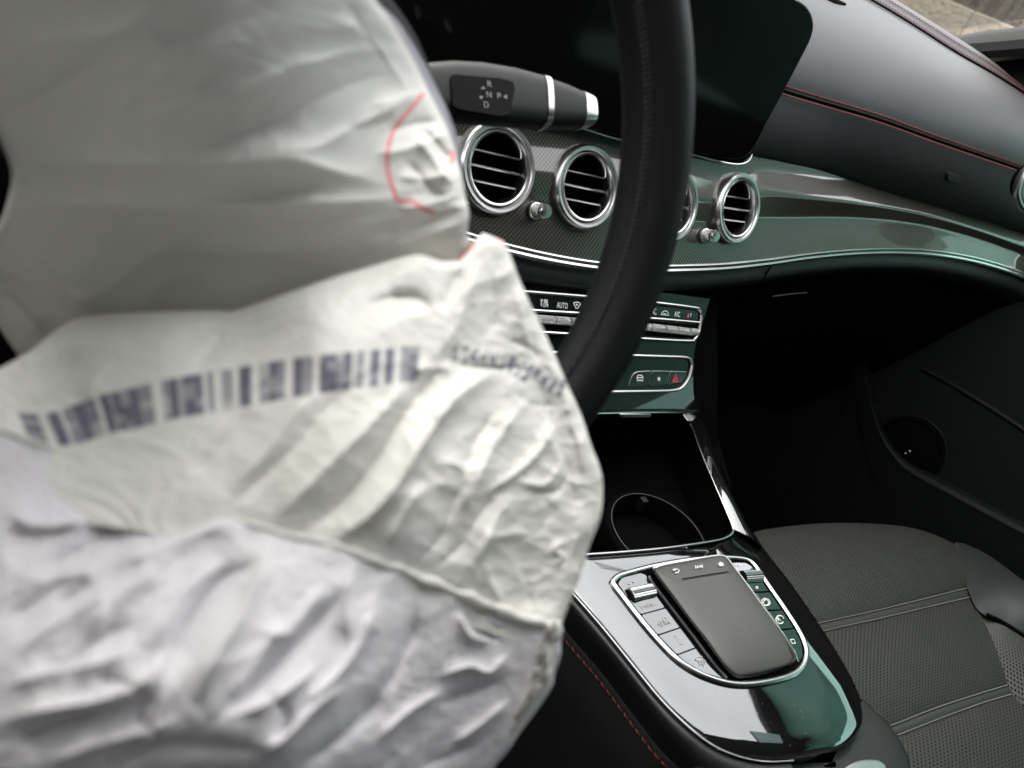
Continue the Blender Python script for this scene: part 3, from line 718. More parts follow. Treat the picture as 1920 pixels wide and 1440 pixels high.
# ------------------------------------------------------------------ centre console
con = thing("centre_console", "glossy piano black centre console with chrome line and stitched leather sides", "centre console", PC(1350, 1250))
ol = [(985, 1018), (1020, 1047), (1092, 1041), (1170, 1035), (1250, 1027.5), (1330, 1016), (1362, 1008), (1384, 985), (1425, 1022), (1480, 1094), (1520, 1152), (1560, 1213), (1592, 1268), (1611, 1312), (1617, 1345), (1608, 1372), (1583, 1396), (1545, 1412), (1490, 1424), (1440, 1426), (1390, 1417), (1340, 1396), (1290, 1358), (1240, 1308), (1190, 1247), (1130, 1173), (1068, 1102), (1022, 1050)]
olf = np.vstack([ol[:3], crom(ol[2:8], 6)[1:], crom(ol[7:], 6)[1:]])
olf = resamp(olf, 260, True)
spine = np.array([[1235, 1085], [1450, 1330]], float)
def drop_at(px, py):
    # signed distance to the lengthwise middle line tells the side
    a, c = spine; d = (c-a)/np.linalg.norm(c-a); w = np.array([px, py])-a
    sgn = w[0]*(-d[1])+w[1]*d[0]; along = np.dot(w, d)
    rt = np.clip(-sgn/90, 0, 1)**1.5; rear = np.clip((along-260)/120, 0, 1); front = np.clip((40-along)/70, 0, 1)
    return (.0012+.0065*rt*(1-rear)+.004*rear)*(1-front)+.001*front
ts = np.array([0, .02, .05, .09, .14, .2, .27, .35, .5, .75, 1.0]); rows = []
def nearest(p):
    a, c = spine; t_ = np.clip(np.dot(p-a, c-a)/np.dot(c-a, c-a), 0, 1); return a+(c-a)*t_
for tt_ in ts:
    row = []
    for p in olf:
        q_ = p*(1-tt_)+nearest(p)*tt_
        h = -drop_at(*p)*max(0, 1-tt_/.42)**2
        if tt_ == 0: h -= .0008
        row.append(PC(q_[0], q_[1], h))
    rows.append(row)
P = np.array(rows); V = P.reshape(-1, 3); F = gridF(len(ts), 260, True)
skirt = np.array([PC(p[0], p[1], -drop_at(*p)-.0008)+np.array([0, 0, -.012]) for p in olf])
nV = len(V); V = np.vstack([V, skirt]); F = F.tolist()+[[j, nV+j, nV+(j+1) % 260, (j+1) % 260] for j in range(260)]
recalc(mk("gloss_top", V, F, m_gloss, con, smooth=50))
# right rail beside the storage well
ri = crom([(1290, 792), (1300, 808), (1312, 842), (1336, 900), (1360, 955), (1374, 992)], 8); ro = crom([(1303, 775), (1320, 795), (1352, 880), (1385, 950), (1405, 990), (1428, 1025)], 8)
rA = np.array([PC(*p, .0) for p in resamp(ri, 40)]); rB = np.array([PC(*p, .001) for p in resamp(ro, 40)])
sheet("gloss_rail", np.concatenate([loft(rA, rB, 8, np.full(40, .0025), PC.n), (rB+np.array([.004, 0, -.02]))[None]]), m_gloss, con)
ring = crom([(1294, 796), (1300, 808), (1312, 842), (1336, 900), (1360, 955), (1373, 987), (1373, 999), (1358, 1009), (1330, 1015.5), (1250, 1027), (1170, 1034.5), (1092, 1040), (1040, 1044)], 8)
sweep("chrome_line", np.array([PC(*p, .0012) for p in ring]), ell(.0014, .0013, 8), PC.n, m_chrome_b, con)
# storage well, its floor and the shelf above it
wl = np.array([PC(*p, -.001) for p in resamp(ring, 60)])
deepn = np.array([0, .0, -.075])
sheet("well_wall", loft(wl, wl+deepn+np.array([-.004, .004, 0]), 4), m_deep, con)
slab([PC(1000, 1060, -.055), PC(1400, 1015, -.055), PC(1330, 760, -.055), PC(960, 780, -.055)], (0, 0, -.01), "well_floor", m_deep, con)
slab([PC(975, 785, .005), PC(1308, 785, .005), PC(1330, 800, -.13), PC(960, 800, -.13)], (0, .03, 0), "well_back", m_deep, con)
sh = [PS(940, 776, .020), PS(1100, 775, .023), PS(1200, 773, .024), PS(1280, 773.5, .022), PS(1311, 776, .008)]
shP = curve(sh, 30); shb = np.array([PS(x, y, -.01) for x, y in zip(np.linspace(940, 1312, 30), np.linspace(768, 762, 30))])
shl = shP+np.array([0, .004, -.015])
sheet("shelf_lip", np.concatenate([loft(shb, shP, 5), (shP+np.array([0, -.0008, -.002]))[None], shl[None], (shl+np.array([0, .05, -.004]))[None]]), m_gloss, con)
sweep("chrome_line", shP[:27]+np.array([0, -.001, .0006]), ell(.0010, .0009, 6), (0, 0, 1), m_chrome_b, con)
hp = Plane(PS(1190, 778, .0235), tilt(8)); hh = rpoly([(1160, 774.5), (1219, 774.5), (1218, 780), (1213, 781), (1166, 781), (1162, 779)], .3)
plate("latch", [hp(*p) for p in hh], hp.n, .000, .0022, m_chrome, con, .0006)

m_steel = mat("dim_steel", (.10, .10, .10), .35, 1.0)
cup = thing("cup_holder", "black cup holder with thin chrome rim in the storage well", "cup holder", PC(1228, 1005, -.03))
CP = PC.up(-.022); cax = PC.n
a_ = nrm(np.cross(cax, [0, 1, .05])); b_ = np.cross(cax, a_)
q3 = [CP(1160, 936), CP(1238, 936), CP(1312, 1000)]; q2 = np.array([[p @ a_, p @ b_] for p in q3])
sol = np.linalg.lstsq(np.c_[2*q2, np.ones(3)], (q2**2).sum(1), rcond=None)[0]; CR = math.sqrt(sol[2]+sol[0]**2+sol[1]**2)
cc = a_*sol[0]+b_*sol[1]+cax*(q3[0] @ cax)
cpts = np.array([cc+(a_*math.cos(x)+b_*math.sin(x))*CR for x in np.linspace(0, 2*math.pi, 61)[:-1]])
sweep("rim", cpts, ell(.0007, .0007, 6), cax, m_steel, cup, closed=True)
lathe("bowl", [(CR, 0), (CR-.001, -.004), (CR-.005, -.03), (.0001, -.031)], m_deep, cup, cc, cax, 40)
lathe("collar", [(CR, -.001), (CR+.006, -.002), (CR+.010, -.008), (CR+.010, -.03)], m_deep, cup, cc, cax, 40)
for an in (.5, 2.4, 4.4):
    p = cc+(a_*math.cos(an)+b_*math.sin(an))*(CR-.008)-cax*.008
    V, F = boxVF((0, 0, 0), (.008, .008, .016)); V = p+V[:, :1]*a_+V[:, 1:2]*b_+V[:, 2:]*cax
    mk("gripper", V, F, m_black, cup, smooth=0)

# chrome line and padded leather side towards the driver
le = crom([(985, 1012), (1022, 1050), (1068, 1102), (1130, 1173), (1190, 1247), (1240, 1308), (1290, 1358), (1340, 1396), (1390, 1417), (1440, 1426), (1490, 1424)], 8)
le = resamp(le, 90)
leP = np.array([PC(*p, -drop_at(*p)-.0005) for p in le])
sweep("chrome_line", leP+PC.n*-.001+np.array([-.0012, 0, 0]), ell(.0008, .0008, 6), PC.n, m_chrome, con)
st = crom([(905, 1050), (980, 1090), (1046, 1166), (1088, 1215), (1130, 1264), (1172, 1320), (1208, 1368), (1240, 1408), (1280, 1446), (1330, 1490), (1390, 1520), (1480, 1540)], 8)
st = resamp(st, 90); stP = np.array([PC(*p, -.034) for p in st])
A = leP+np.array([-.002, 0, -.004])
PL = loft(A, stP, 14, np.full(90, .010), nrm([-.5, -.15, 1]), lambda x: math.sin(math.pi*x**.8)-.9*math.exp(-(x/.14)**2)*0)
gapP = A+np.array([.001, 0, .002])
dn = stP+np.array([-.010, -.004, -.05]); dn2 = stP+np.array([-.016, -.006, -.40])
sheet("leather_side", np.concatenate([gapP[None], PL, (stP+np.array([-.002, -.001, -.003]))[None], dn[None], dn2[None]]), m_leather, con)
stitches("stitching", stP+np.array([-.003, -.002, -.005]), .0055, .0022, .0013, nrm([-1, -.3, .5]), m_redthread, con, .0003)
# dark flank towards the passenger
re_ = resamp(crom([(1303, 775), (1352, 880), (1388, 955), (1425, 1022), (1480, 1094), (1520, 1152), (1560, 1213), (1592, 1268), (1611, 1312), (1617, 1345)], 8), 60)
reP = np.array([PC(*p, -.0215) for p in re_])
sheet("gloss_flank", np.concatenate([loft(reP+np.array([.0005, 0, .0015]), reP+np.array([.0085, -.002, -.012]), 4), (reP+np.array([.012, 0, -.05]))[None], (reP+np.array([.012, 0, -.40]))[None]]), m_gloss, con)
# label stuck at the rear of the gloss top
lb = [(1406, 1371), (1461, 1378), (1468, 1395), (1424, 1393)]
lbh = -.0005
o = plate("sticker", [PC(*p) for p in lb], PC.n, -.003, .0007, m_sticker, None, .0003)
o['label'] = "small dark green sticker at the rear of the glossy console"; o['category'] = "sticker"

# ------------------------------------------------------------------ armrest behind the console
arm = thing("armrest", "black leather armrest box with chrome latch behind the console", "armrest", PC(1560, 1430, -.02))
ao = crom([(1250, 1466), (1330, 1436), (1440, 1447), (1530, 1440), (1592, 1412), (1620, 1372), (1624, 1335), (1620, 1306), (1642, 1326), (1674, 1358), (1702, 1402), (1716, 1450), (1730, 1600), (1500, 1640), (1200, 1620)], 7, True)
aw = np.array([PC(*p, -.018) for p in ao]); ac = aw.mean(0); rows = []
for s_, h in ((1.0, -.25), (1.0, -.02), (1.0, -.008), (.985, -.003), (.955, 0), (.90, .0015), (.7, .002), (.4, .002), (.05, .002)): rows.append(ac+(aw-ac)*s_+PC.n*h)
recalc(mk("armrest_pad", np.concatenate(rows), gridF(len(rows), len(aw), True).tolist(), m_leather, arm, smooth=60))
ch = rpoly([(1568, 1452), (1592, 1433), (1618, 1426), (1643, 1427), (1656, 1436), (1664, 1460), (1570, 1470)], .4)
plate("latch", [PC(*p, -.014) for p in ch], PC.n, -.002, .004, m_chrome, arm, .002)
# ------------------------------------------------------------------ touch controller
tcg = thing("touch_controller", "grey touchpad controller with chrome frame and buttons on the console", "touchpad", PC(1350, 1160))
fr = [(1150, 1094), (1152, 1086), (1162, 1079), (1185, 1072), (1228, 1061), (1290, 1050), (1340, 1046), (1375, 1046), (1398, 1049), (1412, 1057), (1424, 1073), (1445, 1104), (1470, 1140), (1494, 1177), (1507, 1202), (1512, 1224), (1507, 1246), (1490, 1263), (1460, 1274), (1420, 1281.5), (1385, 1283), (1350, 1277), (1310, 1262), (1272, 1238), (1235, 1201), (1200, 1160), (1170, 1121)]
frP = crom(fr, 5, True)
sweep("chrome_frame", np.array([PC(*p, .0012) for p in frP]), [(-.0026, -.002), (-.0026, .0012), (-.001, .0024), (.001, .0024), (.0026, .0012), (.0026, -.002)], PC.n, m_chrome_b, tcg, closed=True, smooth=50)
plate("base_plate", [PC(*p) for p in crom(fr, 3, True)], PC.n, -.001, .0006, m_deep, tcg)
def pb(name, L, h1=.0020, rr=.08, m=None, b=.0006): return plate(name, [PC(*p, .0012) for p in rpoly(L, rr)], PC.n, -.001, h1-.0012, m or m_gloss, tcg, b*.35)
pb("wheel_panel", [(1158, 1094, .3), (1166, 1084, .3), (1200, 1075.5), (1211, 1079, .4), (1217, 1100), (1246, 1140), (1201, 1152.5), (1174, 1117)])
b1 = pb("dynamic_button", [(1202, 1154), (1247.5, 1141.5), (1275, 1176.6), (1233, 1190.8)])
b2 = pb("suspension_button", [(1234.3, 1192.4), (1276.5, 1178.3), (1305, 1214), (1269, 1227.8)])
b3 = pb("parking_button", [(1270.3, 1229.3), (1306.5, 1215.8), (1334, 1250, .1), (1356, 1273, .1), (1318, 1262, .3), (1288, 1244, .3)])
# right-hand bank of buttons
rb = [[(1372, 1056), (1398, 1056, .3), (1410, 1064, .3), (1440, 1109), (1412, 1110)], [(1416, 1112.5), (1443, 1112), (1464, 1143), (1438, 1144.5)], [(1440, 1147), (1466.5, 1145.5), (1487, 1178), (1463, 1180.5)], [(1465, 1183), (1489, 1180.5, .1), (1502, 1206, .2), (1504, 1232, .3), (1496, 1244, .3), (1490, 1222)]]
for nme, L in zip(("volume_panel", "camera_button", "start_stop_button", "media_button"), rb): pb(nme, L)
# scroll wheels
def roller(a, b, r, h):
    p0, p1 = PC(*a, h), PC(*b, h); n = 22
    prof = [((r+(.0004 if i % 2 else -.0002))*math.cos(2*math.pi*i/(2*n)), (r+(.0004 if i % 2 else -.0002))*math.sin(2*math.pi*i/(2*n))) for i in range(2*n)]
    return sweep("scroll_wheel", np.array([p0, p1]), prof, PC.n, m_chrome_b, tcg, smooth=20)
plate("wheel_well", [PC(*p, .0022) for p in rpoly([(1170, 1106), (1218, 1097), (1227, 1118), (1190, 1131), (1180, 1124)], .2)], PC.n, -.001, .0001, m_deep, tcg, .0001)
roller((1181, 1117), (1222, 1108), .0068, .0015); 
plate("wheel_well", [PC(*p, .0022) for p in rpoly([(1384, 1070), (1418, 1070), (1430, 1091), (1396, 1094)], .2)], PC.n, -.001, .0001, m_deep, tcg, .0001)
roller((1392, 1083), (1424, 1081), .0068, .0015)
# inner chrome edge of the groove
ge = crom([(1217, 1081), (1224, 1094), (1262, 1144), (1302, 1196), (1335, 1240), (1362, 1272)], 6)
sweep("groove_edge", np.array([PC(*p, .0018) for p in ge]), ell(.0011, .0014, 6), PC.n, m_chrome, tcg)
# hand rest with the touch surface
HT = PC.up(.0115)
po = [(1228, 1072), (1231, 1065), (1246, 1060), (1300, 1050), (1335, 1044), (1352, 1043), (1362, 1047), (1371, 1058), (1400, 1097), (1440, 1152), (1470, 1194), (1488, 1222), (1493, 1234), (1488, 1244), (1470, 1252), (1430, 1262), (1400, 1267.5), (1384, 1268), (1372, 1261), (1356, 1243), (1320, 1194), (1270, 1129)]
pP = crom(po, 5, True)
n_ = len(pP); cen = pP.mean(0); rings = []
for s_, h in ((.93, -.009), (.985, -.006), (1.0, -.0026), (.993, -.0012), (.975, -.0003), (.945, .0003), (.90, .0008), (.82, .0013), (.70, .0017), (.55, .0019), (.38, .0020), (.24, .0020), (.12, .0020), (.02, .0020)):
    rings.append([HT(*(cen+(p-cen)*s_), h - .0075*max(0, np.dot(p-cen, nrm([.62, .78]))*s_/130)**2) for p in pP])
Pp = np.array(rings); F = gridF(len(rings), n_, True).tolist()+[[(len(rings)-1)*n_+j for j in range(n_)]]
recalc(mk("hand_rest", Pp.reshape(-1, 3), F, m_rubber, tcg, smooth=60))
ring2 = np.array([HT(*(cen+(p-cen)*1.004), -.0046-(.0075*max(0, np.dot(p-cen, nrm([.62, .78]))/130)**2)) for p in pP])
sweep("hand_rest_trim", ring2, ell(.0012, .0016, 6), PC.n, m_chrome, tcg, closed=True)
sd_ = np.array([HT(*(cen+(p-cen)*.97), -.004) for p in pP])
lo_ = np.array([PC(*(cen+np.array([-2, 4])+(p-cen)*.90), .0005) for p in pP])
V = np.vstack([sd_, lo_]); recalc(mk("hand_rest_base", V, gridF(2, n_, True).tolist(), m_gloss, tcg))
HL = HT.up(.0024)
q = lambda L: [HL(x, y) for x, y in L]
strokes("groove_line", [q([(1279, 1086), (1320, 1079), (1366, 1072)])], .0010, PC.n, m_deep, tcg)
strokes("icon", [q([(1262, 1068.5), (1270, 1067), (1273, 1070), (1271, 1074), (1266, 1074.5)])], .0009, PC.n, m_mark, tcg, fills=[q([(1260.5, 1069), (1265, 1065.5), (1266, 1071)])])
strokes("icon", [q([(1303.5, 1060.5), (1304.5, 1067)]), q([(1316, 1058.5), (1317, 1065.5)])], .0008, PC.n, m_mark, tcg, fills=[q([(1305, 1064), (1308.5, 1060), (1309.5, 1066)]), q([(1311, 1060), (1312, 1065.5), (1316, 1062)])])
strokes("icon", [], .001, PC.n, m_mark, tcg, fills=[q([(1345.5, 1058.5), (1350, 1053.5), (1357, 1057), (1355.5, 1057.5), (1356.5, 1061.5), (1348.5, 1062), (1347.5, 1058.6)])])
q = lambda L: [PC(x, y, .0023) for x, y in L]
strokes("icon", [], .001, PC.n, m_dim, tcg, fills=[q([(1177, 1096), (1180, 1091.5), (1183, 1095)]), q([(1185, 1090), (1190.5, 1089), (1188.5, 1093)])])
text("lettering", "DYNAMIC", PC(1203.5, 1142, .0021), PC(1231, 1134.5, .0021), PC.n, m_dim, tcg, .0036, bold=.005)
text("lettering", "VOL", PC(1379, 1062.5, .0021), PC(1391, 1060.5, .0021), PC.n, m_mark, tcg, .0040, bold=.01)
def gear(cx, cy, r, k=8):
    L = []
    for i in range(k*4+1):
        a = i*2*math.pi/(k*4); rr_ = r*(1.25 if (i//2) % 2 else .95); L.append((cx+rr_*math.cos(a), cy+rr_*.8*math.sin(a)))
    return q(L)
strokes("icon", [gear(1241, 1168, 5.5), q([(1241+2*math.cos(i*.7), 1168+1.7*math.sin(i*.7)) for i in range(10)]), gear(1247, 1160, 3.2, 6)], .0007, PC.n, m_dim, tcg)
text("lettering", "M", PC(1250, 1171.5, .0021), PC(1258, 1169, .0021), PC.n, m_dim, tcg, .0042, bold=.01)
zz = [(1264+ (i % 2)*5 + i*1.35, 1192+i*1.9-(i % 2)*2.5) for i in range(10)]
strokes("icon", [q(zz)], .0007, PC.n, m_dim, tcg)
strokes("icon", [q([(1304, 1237), (1308, 1231), (1316, 1231.5), (1318, 1237), (1312, 1240), (1304, 1237)]), q([(1311, 1240), (1312, 1246), (1318, 1245), (1320, 1250)]), q([(1316, 1236), (1322, 1239), (1321, 1245)])], .0008, PC.n, m_dim, tcg)
text("lettering", "P", PC(1318, 1246, .0021), PC(1324, 1244, .0021), PC.n, m_dim, tcg, .0045, bold=.01)
def circ(cx, cy, rx, ry, a0=0, a1=6.3, k=16): return q([(cx+rx*math.cos(a0+(a1-a0)*i/k), cy+ry*math.sin(a0+(a1-a0)*i/k)) for i in range(k+1)])
strokes("icon", [circ(1436, 1130, 5, 5.5, k=8), q([(1429, 1133), (1428, 1126), (1433, 1122), (1441, 1124), (1444, 1131), (1441, 1135), (1432, 1136)])], .0009, PC.n, m_mark, tcg)
strokes("icon", [circ(1462, 1162, 7.5, 7.5, .6, 6.0)], .0010, PC.n, m_mark, tcg)
text("lettering", "A", PC(1458.5, 1165, .0021), PC(1464.5, 1164, .0021), PC.n, m_mark, tcg, .0045, bold=.02)
strokes("icon", [q([(1481, 1200), (1488, 1199), (1491, 1206), (1485, 1207), (1481, 1200)])], .0010, PC.n, m_mark, tcg)
strokes("icon", [circ(1419, 1102, 2, 2.2, k=8)], .0009, PC.n, m_mark, tcg)

# ------------------------------------------------------------------ passenger seat
seat = thing("passenger_seat", "black leather passenger seat with perforated cushion and grey stitched cross seams", "car seat", PSEAT(1650, 1200))
def SP3(L, n, h=0.0): return np.array([PSEAT(p[0], p[1], h) for p in resamp(crom(L, 8), n)])
NS = 60
front = [(1376, 1012), (1420, 999), (1460, 991), (1540, 983), (1620, 982), (1700, 988), (1752, 1001), (1790, 1018)]
b1u = [(1455, 1192), (1545, 1168), (1640, 1147), (1730, 1125), (1813, 1104)]
b1l = [(1462, 1208), (1552, 1183), (1650, 1161), (1738, 1140), (1819, 1121)]
b2u = [(1600, 1388), (1676, 1360), (1752, 1330), (1830, 1304), (1889, 1286)]
b2l = [(1612, 1407), (1688, 1378), (1764, 1348), (1840, 1320), (1898, 1303)]
rear = [(1720, 1560), (1790, 1530), (1860, 1500), (1930, 1475), (1985, 1450)]
fr0 = SP3(front, NS); fdown = fr0+np.array([0, .012, -.018]); fdown2 = fr0+np.array([0, .02, -.22])
b1uP, b1lP, b2uP, b2lP, reP_ = SP3(b1u, NS), SP3(b1l, NS), SP3(b2u, NS), SP3(b2l, NS), SP3(rear, NS)
def puff(A, B, n, amp): return loft(A, B, n, np.full(NS, amp), (0, 0, 1), lambda x: (math.sin(math.pi*x))**.6)
sheet("cushion_front", np.concatenate([fdown2[None], fdown[None], puff(fr0+np.array([0, .004, -.003]), b1uP, 26, .008)]), m_perf, seat)
sheet("cushion_middle", puff(b1lP, b2uP, 22, .006), m_perf, seat)
sheet("cushion_rear", puff(b2lP, reP_, 22, .006), m_perf, seat)
m_seam = mat("seam_leather", (.015, .0145, .0135), .5, bump=(700, .4, .001))
for A, B in ((b1uP, b1lP), (b2uP, b2lP)):
    sheet("seam_band", loft(A+np.array([0, -.0004, .0003]), B+np.array([0, .0004, .0003]), 5, np.full(NS, .0012), (0, 0, 1)), m_seam, seat)
    for L in (A, B): stitches("stitching", L+np.array([0, 0, .0012]), .0040, .0016, .0013, (0, 0, 1), m_greythread, seat, .0003)
# side bolster: dark roll outside the cushion, perforated flank lower down
insR = [(1790, 1018), (1801, 1060), (1813, 1104), (1819, 1121), (1832, 1152), (1856, 1212), (1889, 1286), (1898, 1303), (1935, 1380), (1985, 1450)]
NB = 60
inP = SP3(insR, NB)
sidL = resamp(crom([(1790, 1019), (1802, 1060), (1816, 1104), (1836, 1144), (1880, 1168), (1920, 1193), (1975, 1225), (2040, 1262)], 8), NB)
topL = resamp(crom([(1791, 1016), (1812, 1021), (1850, 1039), (1890, 1067), (1925, 1095), (1975, 1130), (2040, 1180)], 8), NB)
rmp = np.clip(np.linspace(0, 1.6, NB), 0, 1); rmp = rmp*rmp*(3-2*rmp)
sidP = np.array([PSEAT(p[0], p[1], .002+.010*k) for p, k in zip(sidL, rmp)]); tops = np.array([PSEAT(p[0], p[1], .003+.034*k) for p, k in zip(topL, rmp)])
outs = tops+np.array([.02, .012, -.03]); outs2 = tops+np.array([.03, .02, -.28])
k0_ = 27
inB = resamp(SP3(insR[3:], 60), NB-k0_)
sheet("bolster_insert", loft(inB+np.array([0, 0, -.002]), resamp(sidP[k0_:], NB-k0_), 14, np.full(NB-k0_, .003), (0, 0, 1)), m_perf2, seat)
sheet("bolster", np.concatenate([loft(sidP+np.array([0, 0, -.001]), tops, 14, .008*np.maximum(rmp, .1), nrm([-.3, -.3, 1])), loft(tops, outs, 6, .010*np.maximum(rmp, .1), (.5, 0, .8))[1:], outs2[None]]), m_leather, seat)
sweep("piping", sidP[k0_-3:]+np.array([0, 0, .001]), ell(.003, .0025, 8), (0, 0, 1), m_deep, seat)
box("seat_base", (1.0, .0, .42), (.44, .5, .36), m_deep, seat)
bk = crom(np.array([(0.74, -.22, .62), (.74, -.36, 1.05), (.76, -.40, 1.22)]), 6); bk2 = bk+np.array([.46, 0, 0])
sheet("backrest", loft(bk, bk2, 12, np.full(len(bk), .03), (0, 1, .2)).transpose(1, 0, 2), m_leather, seat, .12, tdir=(0, -1, -.2))

# ------------------------------------------------------------------ passenger door
door = thing("door_panel", "dark passenger door trim with speaker and map pocket beyond the seat", "car door", (1.36, .3, .6))
DX = 1.392
PDo = Plane((DX, 0, 0), (-1, 0, 0))
m_card = mat("door_card_black", (.0055, .006, .006), .6, spec=.16, bump=(700, .3, .0008))
slab([(DX, -1.3, .24), (DX, 1.0, .24), (DX, 1.0, 1.06), (DX, -1.3, 1.06)], (.09, 0, 0), "door_card", m_card, door)
# upper wedge below the pillar
m_dk = mat("door_upper", (.004, .0045, .0045), .75, spec=.08, bump=(700, .3, .0008))
uw = [(1836, 92), (1870, 130), (1905, 170), (1945, 215), (2000, 290), (2100, 300), (2100, 60), (1960, 52), (1880, 66)]
plate("sail_panel", [PDo(*p) for p in rpoly(uw, .2)], (-1, 0, 0), -.03, .012, m_dk, door, .006)
pk = crom([(1612, 640), (1620, 690), (1632, 760), (1652, 818), (1680, 860), (1712, 888), (1780, 925), (1850, 963), (1920, 1000), (2050, 1070)], 8)
pkP = np.array([PDo(*p, .03) for p in resamp(pk, 70)])
low = pkP+np.array([.01, -.05, -.12]); low2 = pkP+np.array([.02, -.06, -.40]); ins = pkP+np.array([.026, .012, .006])
lipr = crom(np.array([ins, ins*.3+pkP*.7+np.array([0, .002, .004]), pkP, pkP+np.array([.001, -.006, -.008]), low*.5+pkP*.5, low, low2]), 4)
sheet("map_pocket", lipr, m_card, door)
ed = crom([(1730, 690), (1780, 716), (1840, 752), (1900, 790), (2000, 860)], 6)
edP = np.array([PDo(*p, .001) for p in resamp(ed, 40)])
sheet("trim_crease", np.concatenate([(edP+np.array([.004, .001, .006]))[None], edP[None], (edP+np.array([-.003, -.001, -.002]))[None], (edP+np.array([.004, 0, -.012]))[None]]), m_card, door)
sc_ = PDo(1704, 842, .006); sv = nrm([-1, -.1, .05])
lathe("speaker", [(.060, -.004), (.060, .003), (.055, .006), (.052, .003), (.050, .004), (.02, .010), (.0001, .012)], m_deep, door, sc_, sv, 48)
lathe("speaker_ring", [(.062, .002), (.063, .003), (.064, .002)], m_black, door, sc_, sv, 48)
for p in ((1698, 850), (1706, 846)):
    lathe("screw", [(.002, 0), (.0018, .001), (.0001, .0014)], m_chrome_b, door, PDo(*p, .02), nrm([-.8, -.5, .4]), 10)
# window above the belt line and curtain airbag hanging in front of it
win = thing("side_window", "green tinted passenger side window above the door", "window", (1.37, -.3, 1.06))
slab([(1.385, -1.25, 1.06), (1.385, .60, 1.06), (1.34, .30, 1.47), (1.34, -1.05, 1.47)], (.004, 0, 0), "pane", m_tint, win)
def curtain(xs, label, m, y0, y1, z1):
    cu = []
    for z in np.linspace(0, 1, 30):
        row = []
        for s_ in np.linspace(0, 1, 120):
            y = y0+(y1-y0)*s_; zz_ = 1.42-z*(z1+.04*math.sin(s_*9))
            x = 1.30-.02*z+.030*(abs(math.sin(s_*21+z*1.6+1.5*math.sin(s_*11)))-.5)*(.4+z*.6)+.018*math.sin(z*9+s_*6+2*math.sin(s_*17))
            row.append((x if xs > 0 else 1.17-x, y, zz_))
        cu.append(row)
    o = sheet("curtain_airbag", np.array(cu), m)
    o['label'] = label; o['category'] = "airbag"; o['group'] = "curtain airbags along the roof rails"
curtain(1, "greenish curtain airbag hanging along the passenger side windows", m_curtain, .46, -.98, .33)
curtain(-1, "unseen white curtain added along the driver side windows to block light", m_blocker, .50, -1.2, .40)  # added out of view to keep driver side light off the bag

# specks of dust lying on the gloss parts
rd = random.Random(21); b = MB()
def speck(p, n, s):
    n = nrm(n); u = nrm(np.cross(n, [.3, 1, .2])); v = np.cross(n, u); k = 5; a0 = rd.random()*6
    V = np.array([p+n*.0003+(u*math.cos(a0+2*math.pi*i/k)*rd.uniform(.6, 1.2)+v*math.sin(a0+2*math.pi*i/k)*rd.uniform(.4, 1))*s for i in range(k)]+[p+n*(.0003+s*.5)])
    b.add(V, [[i, (i+1) % k, k] for i in range(k)])
for i in range(90):
    x, y = rd.uniform(1180, 1590), rd.uniform(1040, 1410)
    if not (1225 < x < 1500 and y < 1275) and (y-1100)*.86 < (x-1068)*1.05 and x < 1560-abs(y-1330)*.2: speck(PC(x, y, .0002), PC.n, rd.uniform(.0002, .0005))
for i in range(40):
    k = rd.randrange(250, 400); r_ = rd.randrange(8, 74); speck(TP[r_, k], tilt(25), rd.uniform(.0002, .0005))
for i in range(16): speck(PS(rd.uniform(1100, 1300), rd.uniform(738, 770), .0002), PS.n, rd.uniform(.0002, .0005))
o = b.build("dust_specks", mat("dust", (.45, .43, .40), .9)); o['kind'] = 'stuff'; o['label'] = "pale dust specks on the glossy console and carbon trim"; o['category'] = "dust"

# ------------------------------------------------------------------ driver airbag: three sewn cloth panels, creased, hanging from the wheel hub
bag = thing("airbag", "deployed white driver airbag, creased and limp, with blue-black printed bars and red lines", "airbag", WC)
nrs = np.random.RandomState(11)
def vnoise(x, y, cell, seed):
    rs = np.random.RandomState(seed); G = rs.rand(96, 96)*2-1
    fx, fy = x/cell+40, y/cell+40
    ix, iy = np.floor(fx).astype(int), np.floor(fy).astype(int); ax, ay = fx-ix, fy-iy
    ax, ay = ax**3*(ax*(ax*6-15)+10), ay**3*(ay*(ay*6-15)+10)
    g = lambda i, j: G[np.mod(i, 96), np.mod(j, 96)]
    return (g(ix, iy)*(1-ax)+g(ix+1, iy)*ax)*(1-ay)+(g(ix, iy+1)*(1-ax)+g(ix+1, iy+1)*ax)*ay
def seg_dist(x, y, L):
    """Signed distance to a polyline and the share of its length where the nearest point lies."""
    L = np.asarray(L, float); best = np.full(x.shape, 1e9); sg = np.zeros_like(x); tt = np.zeros_like(x)
    ln = np.linalg.norm(np.diff(L, axis=0), axis=1); cum = np.r_[0, np.cumsum(ln)]
    for i in range(len(L)-1):
        a, d = L[i], L[i+1]-L[i]; l2 = max(d @ d, 1e-9)
        s = np.clip(((x-a[0])*d[0]+(y-a[1])*d[1])/l2, 0, 1)
        dx, dy = x-a[0]-s*d[0], y-a[1]-s*d[1]; q = np.hypot(dx, dy); m = q < best
        best = np.where(m, q, best); sg = np.where(m, np.sign(d[0]*dy-d[1]*dx), sg); tt = np.where(m, (cum[i]+s*ln[i])/cum[-1], tt)
    return best*np.where(sg == 0, 1, sg), tt
